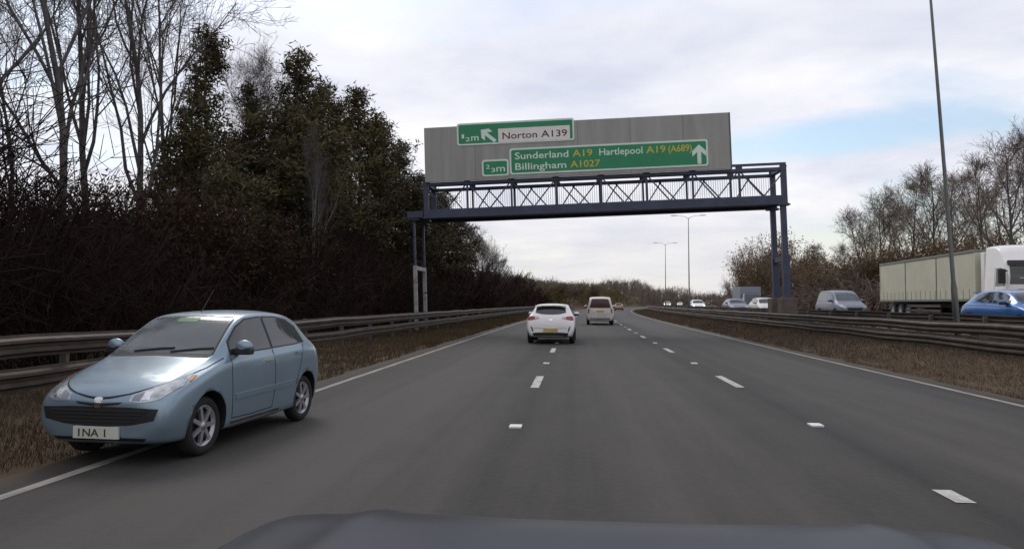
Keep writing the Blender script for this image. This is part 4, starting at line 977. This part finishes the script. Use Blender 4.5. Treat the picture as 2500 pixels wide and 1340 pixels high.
white_hatch('hatchback_car', tx, 150, 0, math.pi+head(150), 'small tan car far ahead just right of the white people carrier', M['tan'])

# ---- oncoming traffic
G_ON = 'oncoming vehicles'
def lane_pos(px, xr): y = pix_x(px, xr); return xr+cx(y), y
x, y = lane_pos(2055, 17.2)
people_carrier(x, y, OPZ-0.02, head(y), 'silver grey van on the oncoming carriageway between gantry leg and lorry', M['silver'], G_ON, 'van')
def blue_car():
    x, y = lane_pos(2508, 13.6)
    c = white_hatch('hatchback_car', x, y, OPZ, head(y), 'bright blue car cut by the right edge, in front of the lorry cab', M['blue'], G_ON); return c
blue_car()
for px, xr, pm, lab in ((1868, 14.2, 'white_dirty', 'pale car just left of the gantry leg on the oncoming carriageway'), (1898, 17.6, 'white', 'white car half hidden behind the gantry leg'),
                        (1795, 14.2, 'silver', 'first small car left of the grey box lorry in the oncoming queue'), (1765, 14.2, 'silver', 'second small car left of the grey box lorry in the oncoming queue'),
                        (1702, 14.2, 'white', 'white car in the queue below the white box lorry'), (1660, 14.2, 'white', 'white car in the far queue between the two lamp columns'), (1624, 14.2, 'white_dirty', 'farthest oncoming car at the foot of the smallest lamp column')):
    x, y = lane_pos(px, xr)
    c = white_hatch('hatchback_car', x, y, OPZ, head(y), lab, M[pm], G_ON)
    if px in (1898, 1702, 1624): c.pair('headlight_glow', 'front', [(.55, .75), (.70, .79)], [(.55, .66), (.70, .69)], M['headlight_on'], nu=3, nv=2, off=0.012)

def box_lorry(px, xr, Hb, Wb, Lb, bm_, cm_, label):
    x, y = lane_pos(px, xr); root = empty('box_lorry', (x, y, OPZ), head(y), label, 'lorry', G_ON)
    boxes('cargo_box', [(-Wb/2, Wb/2, -Lb/2+1.7, Lb/2, 0.85, Hb)], M[bm_], root, 0.03)
    boxes('chassis', [(-0.45, 0.45, -Lb/2+0.3, Lb/2-0.1, 0.5, 0.848)], M['black'], root, 0.01)
    st = [(0, .45, .6, .8, 1.0, .75, 1.1, .6, 1.12), (0.12, .38, .8, .95, 1.15, .9, 1.25, .75, 1.28), (0.5, .36, .9, 1.0, 1.25, .95, 1.7, .8, 1.74), (0.85, .36, .92, 1.0, 1.3, .95, 2.05, .82, 2.1), (1.5, .36, .92, 1.0, 1.3, .95, 2.1, .84, 2.16), (1.66, .4, .9, .96, 1.3, .9, 2.0, .8, 2.05)]
    c = Car.__new__(Car); cab = Car('cab', st, 1.66, M[cm_], (0, -Lb/2+0.83, 0), 0, None, None, (0.38, 0.24), (0.75,), arches=True); cab.root.parent = root
    cab.panel('windscreen', 'front', [(-.72, 1.95), (.72, 1.95)], [(-.84, 1.32), (.84, 1.32)], M['glass'], nu=8, nv=5)
    cab.pair('headlight', 'front', [(.55, .92), (.80, .94)], [(.55, .76), (.78, .78)], M['lens'], nu=4, nv=2)
    return root
box_lorry(1826, 17.4, 2.75, 2.1, 6.0, 'grey', 'darkblue', 'grey box lorry left of the gantry leg on the oncoming carriageway')
box_lorry(1727, 17.4, 2.9, 2.1, 6.0, 'white_dirty', 'white', 'white box lorry far off in the oncoming queue right of the middle lamp column')

# articulated lorry
lx, ly = lane_pos(2472, 20.8)
LH = head(ly)-0.06
lorry = empty('articulated_lorry', (lx, ly-1.0, OPZ), LH, 'white articulated lorry with long cream trailer on the oncoming carriageway', 'lorry', G_ON)
CW = 1.25
STC = [(0, .45, .95, 1.12, 1.2, 1.12, 2.2, 1.08, 2.22), (0.10, .36, 1.10, CW, 1.25, CW, 2.3, 1.18, 2.34), (0.22, .34, 1.12, CW, 1.3, CW, 2.85, 1.18, 2.90), (0.55, .34, 1.12, CW, 1.35, CW, 3.10, 1.16, 3.18), (0.85, .34, 1.12, CW, 1.4, CW, 3.55, 1.10, 3.66),
       (1.4, .34, 1.12, CW, 1.4, CW, 3.72, 1.10, 3.84), (2.1, .34, 1.12, CW, 1.4, CW, 3.74, 1.12, 3.86), (2.28, .4, 1.10, 1.22, 1.4, 1.22, 3.70, 1.1, 3.82), (2.3, .5, 1.0, 1.1, 1.4, 1.1, 3.5, .9, 3.6)]
cab = Car('cab', STC, 2.3, M['white'], (0, 0, 0), 0, None, None, (0.50, 0.30), (1.25,)); cab.root.parent = lorry
cab.panel('windscreen', 'front', [(-1.04, 2.78), (1.04, 2.78)], [(-1.12, 1.92), (1.12, 1.92)], M['glass'], nu=14, nv=8, off=0.008)
cab.panel('sun_visor', 'front', [(-1.08, 2.98), (1.08, 2.98)], [(-1.10, 2.80), (1.10, 2.80)], M['black'], off=0.12, nu=10, nv=3)
cab.sides('side_window', [(0.35, 2.62), (0.7, 2.70), (1.15, 2.70)], [(0.25, 1.85), (0.7, 1.85), (1.15, 1.85)], M['glass'], nu=6, nv=6, off=0.006)
cab.vline('door_gap', [(1.25, 2.75), (1.25, 2.0), (1.25, 1.1)], M['seam'], 0.010)
cab.panel('grille', 'front', [(-.80, 1.70), (.80, 1.70)], [(-.78, .95), (.78, .95)], M['black'], nu=10, nv=6, off=0.008)
for k in range(3): cab.panel('grille_slat', 'front', [(-.76, 1.62-k*.2), (.76, 1.62-k*.2)], [(-.76, 1.57-k*.2), (.76, 1.57-k*.2)], M['white'], nu=8, nv=1, off=0.03)
cab.pair('headlight', 'front', [(.80, .80), (1.10, .84)], [(.80, .62), (1.08, .64)], M['lens'], nu=5, nv=3, off=0.008)
for sg in (-1, 1):
    mo = boxes('wing_mirror', [(sg*1.46-0.14, sg*1.46+0.14, -1.20, -1.02, 1.95, 2.62)], M['black'], cab.root, 0.04)
    boxes('mirror_arm', [(min(sg*1.2, sg*1.4), max(sg*1.2, sg*1.4), -1.12, -1.06, 2.50, 2.56)], M['black'], mo, 0.01)
boxes('air_deflector', [(-1.15, 1.15, 1.151, 1.55, 1.3, 3.55)], M['white'], lorry, 0.06)
TL0, TL1 = 1.85, 1.85+13.6
TZ0, TZ1 = 1.15, 3.72
trailer = empty('trailer', (0, 0, 0)); trailer.parent = lorry; trailer.rotation_euler = (0, 0, 0)
boxes('curtain', [(-1.24, 1.24, TL0, TL1, TZ0+0.12, TZ1-0.14)], M['trailer'], trailer, 0.02)
boxes('roof_rail', [(-1.275, 1.275, TL0-0.02, TL1+0.02, TZ1-0.138, TZ1)], M['trailer_rail'], trailer, 0.03)
boxes('side_rail', [(-1.275, 1.275, TL0-0.02, TL1+0.02, TZ0, TZ0+0.118)], M['trailer_rail'], trailer, 0.02)
for u in (TL0+0.06, TL0+4.6, TL0+9.1, TL1-0.06): boxes('curtain_pole', [(-1.262, 1.262, u-0.05, u+0.05, TZ0+0.121, TZ1-0.141)], M['trailer_rail'] if TL0+1 < u < TL1-1 else M['trailer'], trailer, 0.008)
boxes('chassis', [(-0.5, 0.5, TL0+0.8, TL1-0.2, 0.80, TZ0-0.002)], M['black'], trailer, 0.02)
boxes('side_guard', [(-1.22, -1.16, TL0+4.2, TL1-4.6, 0.55, 0.70), (-1.22, -1.16, TL0+4.2, TL1-4.6, 0.82, 0.97), (1.16, 1.22, TL0+4.2, TL1-4.6, 0.55, 0.70)], M['galv'], trailer, 0.01)
for u in np.arange(TL0+0.7, TL1-0.3, 0.68): boxes('curtain_strap', [(-1.248, 1.248, u-0.022, u+0.022, TZ0+0.119, TZ0+0.62)], M['trailer_rail'], trailer)
boxes('rear_bumper', [(-1.2, 1.2, TL1-0.1, TL1-0.02, 0.50, 0.65)], M['black'], trailer, 0.01)
tt, tr_ = wheel_meshes(0.50, 0.34, 10)
for u in (TL1-2.2, TL1-3.5, TL1-4.8):
    for sg in (-1, 1):
        we = empty('wheel', (sg*1.06, u, 0.50), 0 if sg > 0 else math.pi); we.parent = trailer
        link('tyre', tt, None, we); link('rim', tr_, None, we)
for sg in (-1, 1):
    we = empty('wheel', (sg*1.06, 3.2, 0.50), 0 if sg > 0 else math.pi); we.parent = lorry
    link('tyre', tt, None, we); link('rim', tr_, None, we)
boxes('tractor_chassis', [(-0.45, 0.45, 1.0, 4.2, 0.55, 0.798)], M['black'], lorry, 0.02)

# ---- bonnet of the car the picture is taken from
own = empty('own_car_bonnet', (0.10, 1.55, 0.020), 0, 'slate blue car bonnet along the bottom edge of the picture', 'car')
v = []; f = []; NU, NV = 60, 40
for j in range(NV+1):
    t = j/NV
    for i in range(NU+1):
        s_ = -1+2*i/NU; a = abs(s_)
        if t < 0.72:
            q = t/0.72; yl = -0.55+q*1.0; yy = yl-0.10*a**2.2*q; zz_ = 0.985-0.05*(yl+0.05) if yl < 0.06 else 0.9795-0.05*(yl-0.06)-0.55*(yl-0.06)**2
        else:
            q = (t-0.72)/0.28; yy = 0.45-0.10*a**2.2+0.10*math.sin(q*1.57); zz_ = 0.876-q*0.55
        xx = s_*0.93*(1-0.05*max(0, t-0.5))
        ridge = 0.011*math.exp(-((a-0.60-0.05*(1-t))/0.045)**2); edge = -0.10*max(0, (a-0.80)/0.2)**2
        dish = -0.012*math.exp(-(s_/0.42)**4)
        v.append((xx, yy, zz_+((ridge+edge+dish) if t < 0.80 else edge*0.6)))
for j in range(NV):
    for i in range(NU):
        k = j*(NU+1)+i; f.append((k, k+1, k+NU+2, k+NU+1))
ob = link('bonnet', mesh('bonnet', v, f, True), M['bonnet'], own)
boxes('front_bumper', [(-.84, .84, 0.02, 0.50, 0.24, 0.50)], M['bonnet'], own, 0.08)
boxes('wing', [(-.95, -.90, -0.50, 0.30, 0.42, 0.86)], M['bonnet'], own, 0.02); boxes('wing', [(.90, .95, -0.50, 0.30, 0.42, 0.86)], M['bonnet'], own, 0.02)
ot, orr = wheel_meshes(0.33, 0.20)
for sg in (-1, 1):
    we = empty('wheel', (sg*0.78, -0.25, 0.30), 0 if sg > 0 else math.pi); we.parent = own
    link('tyre', ot, None, we); link('rim', orr, None, we)
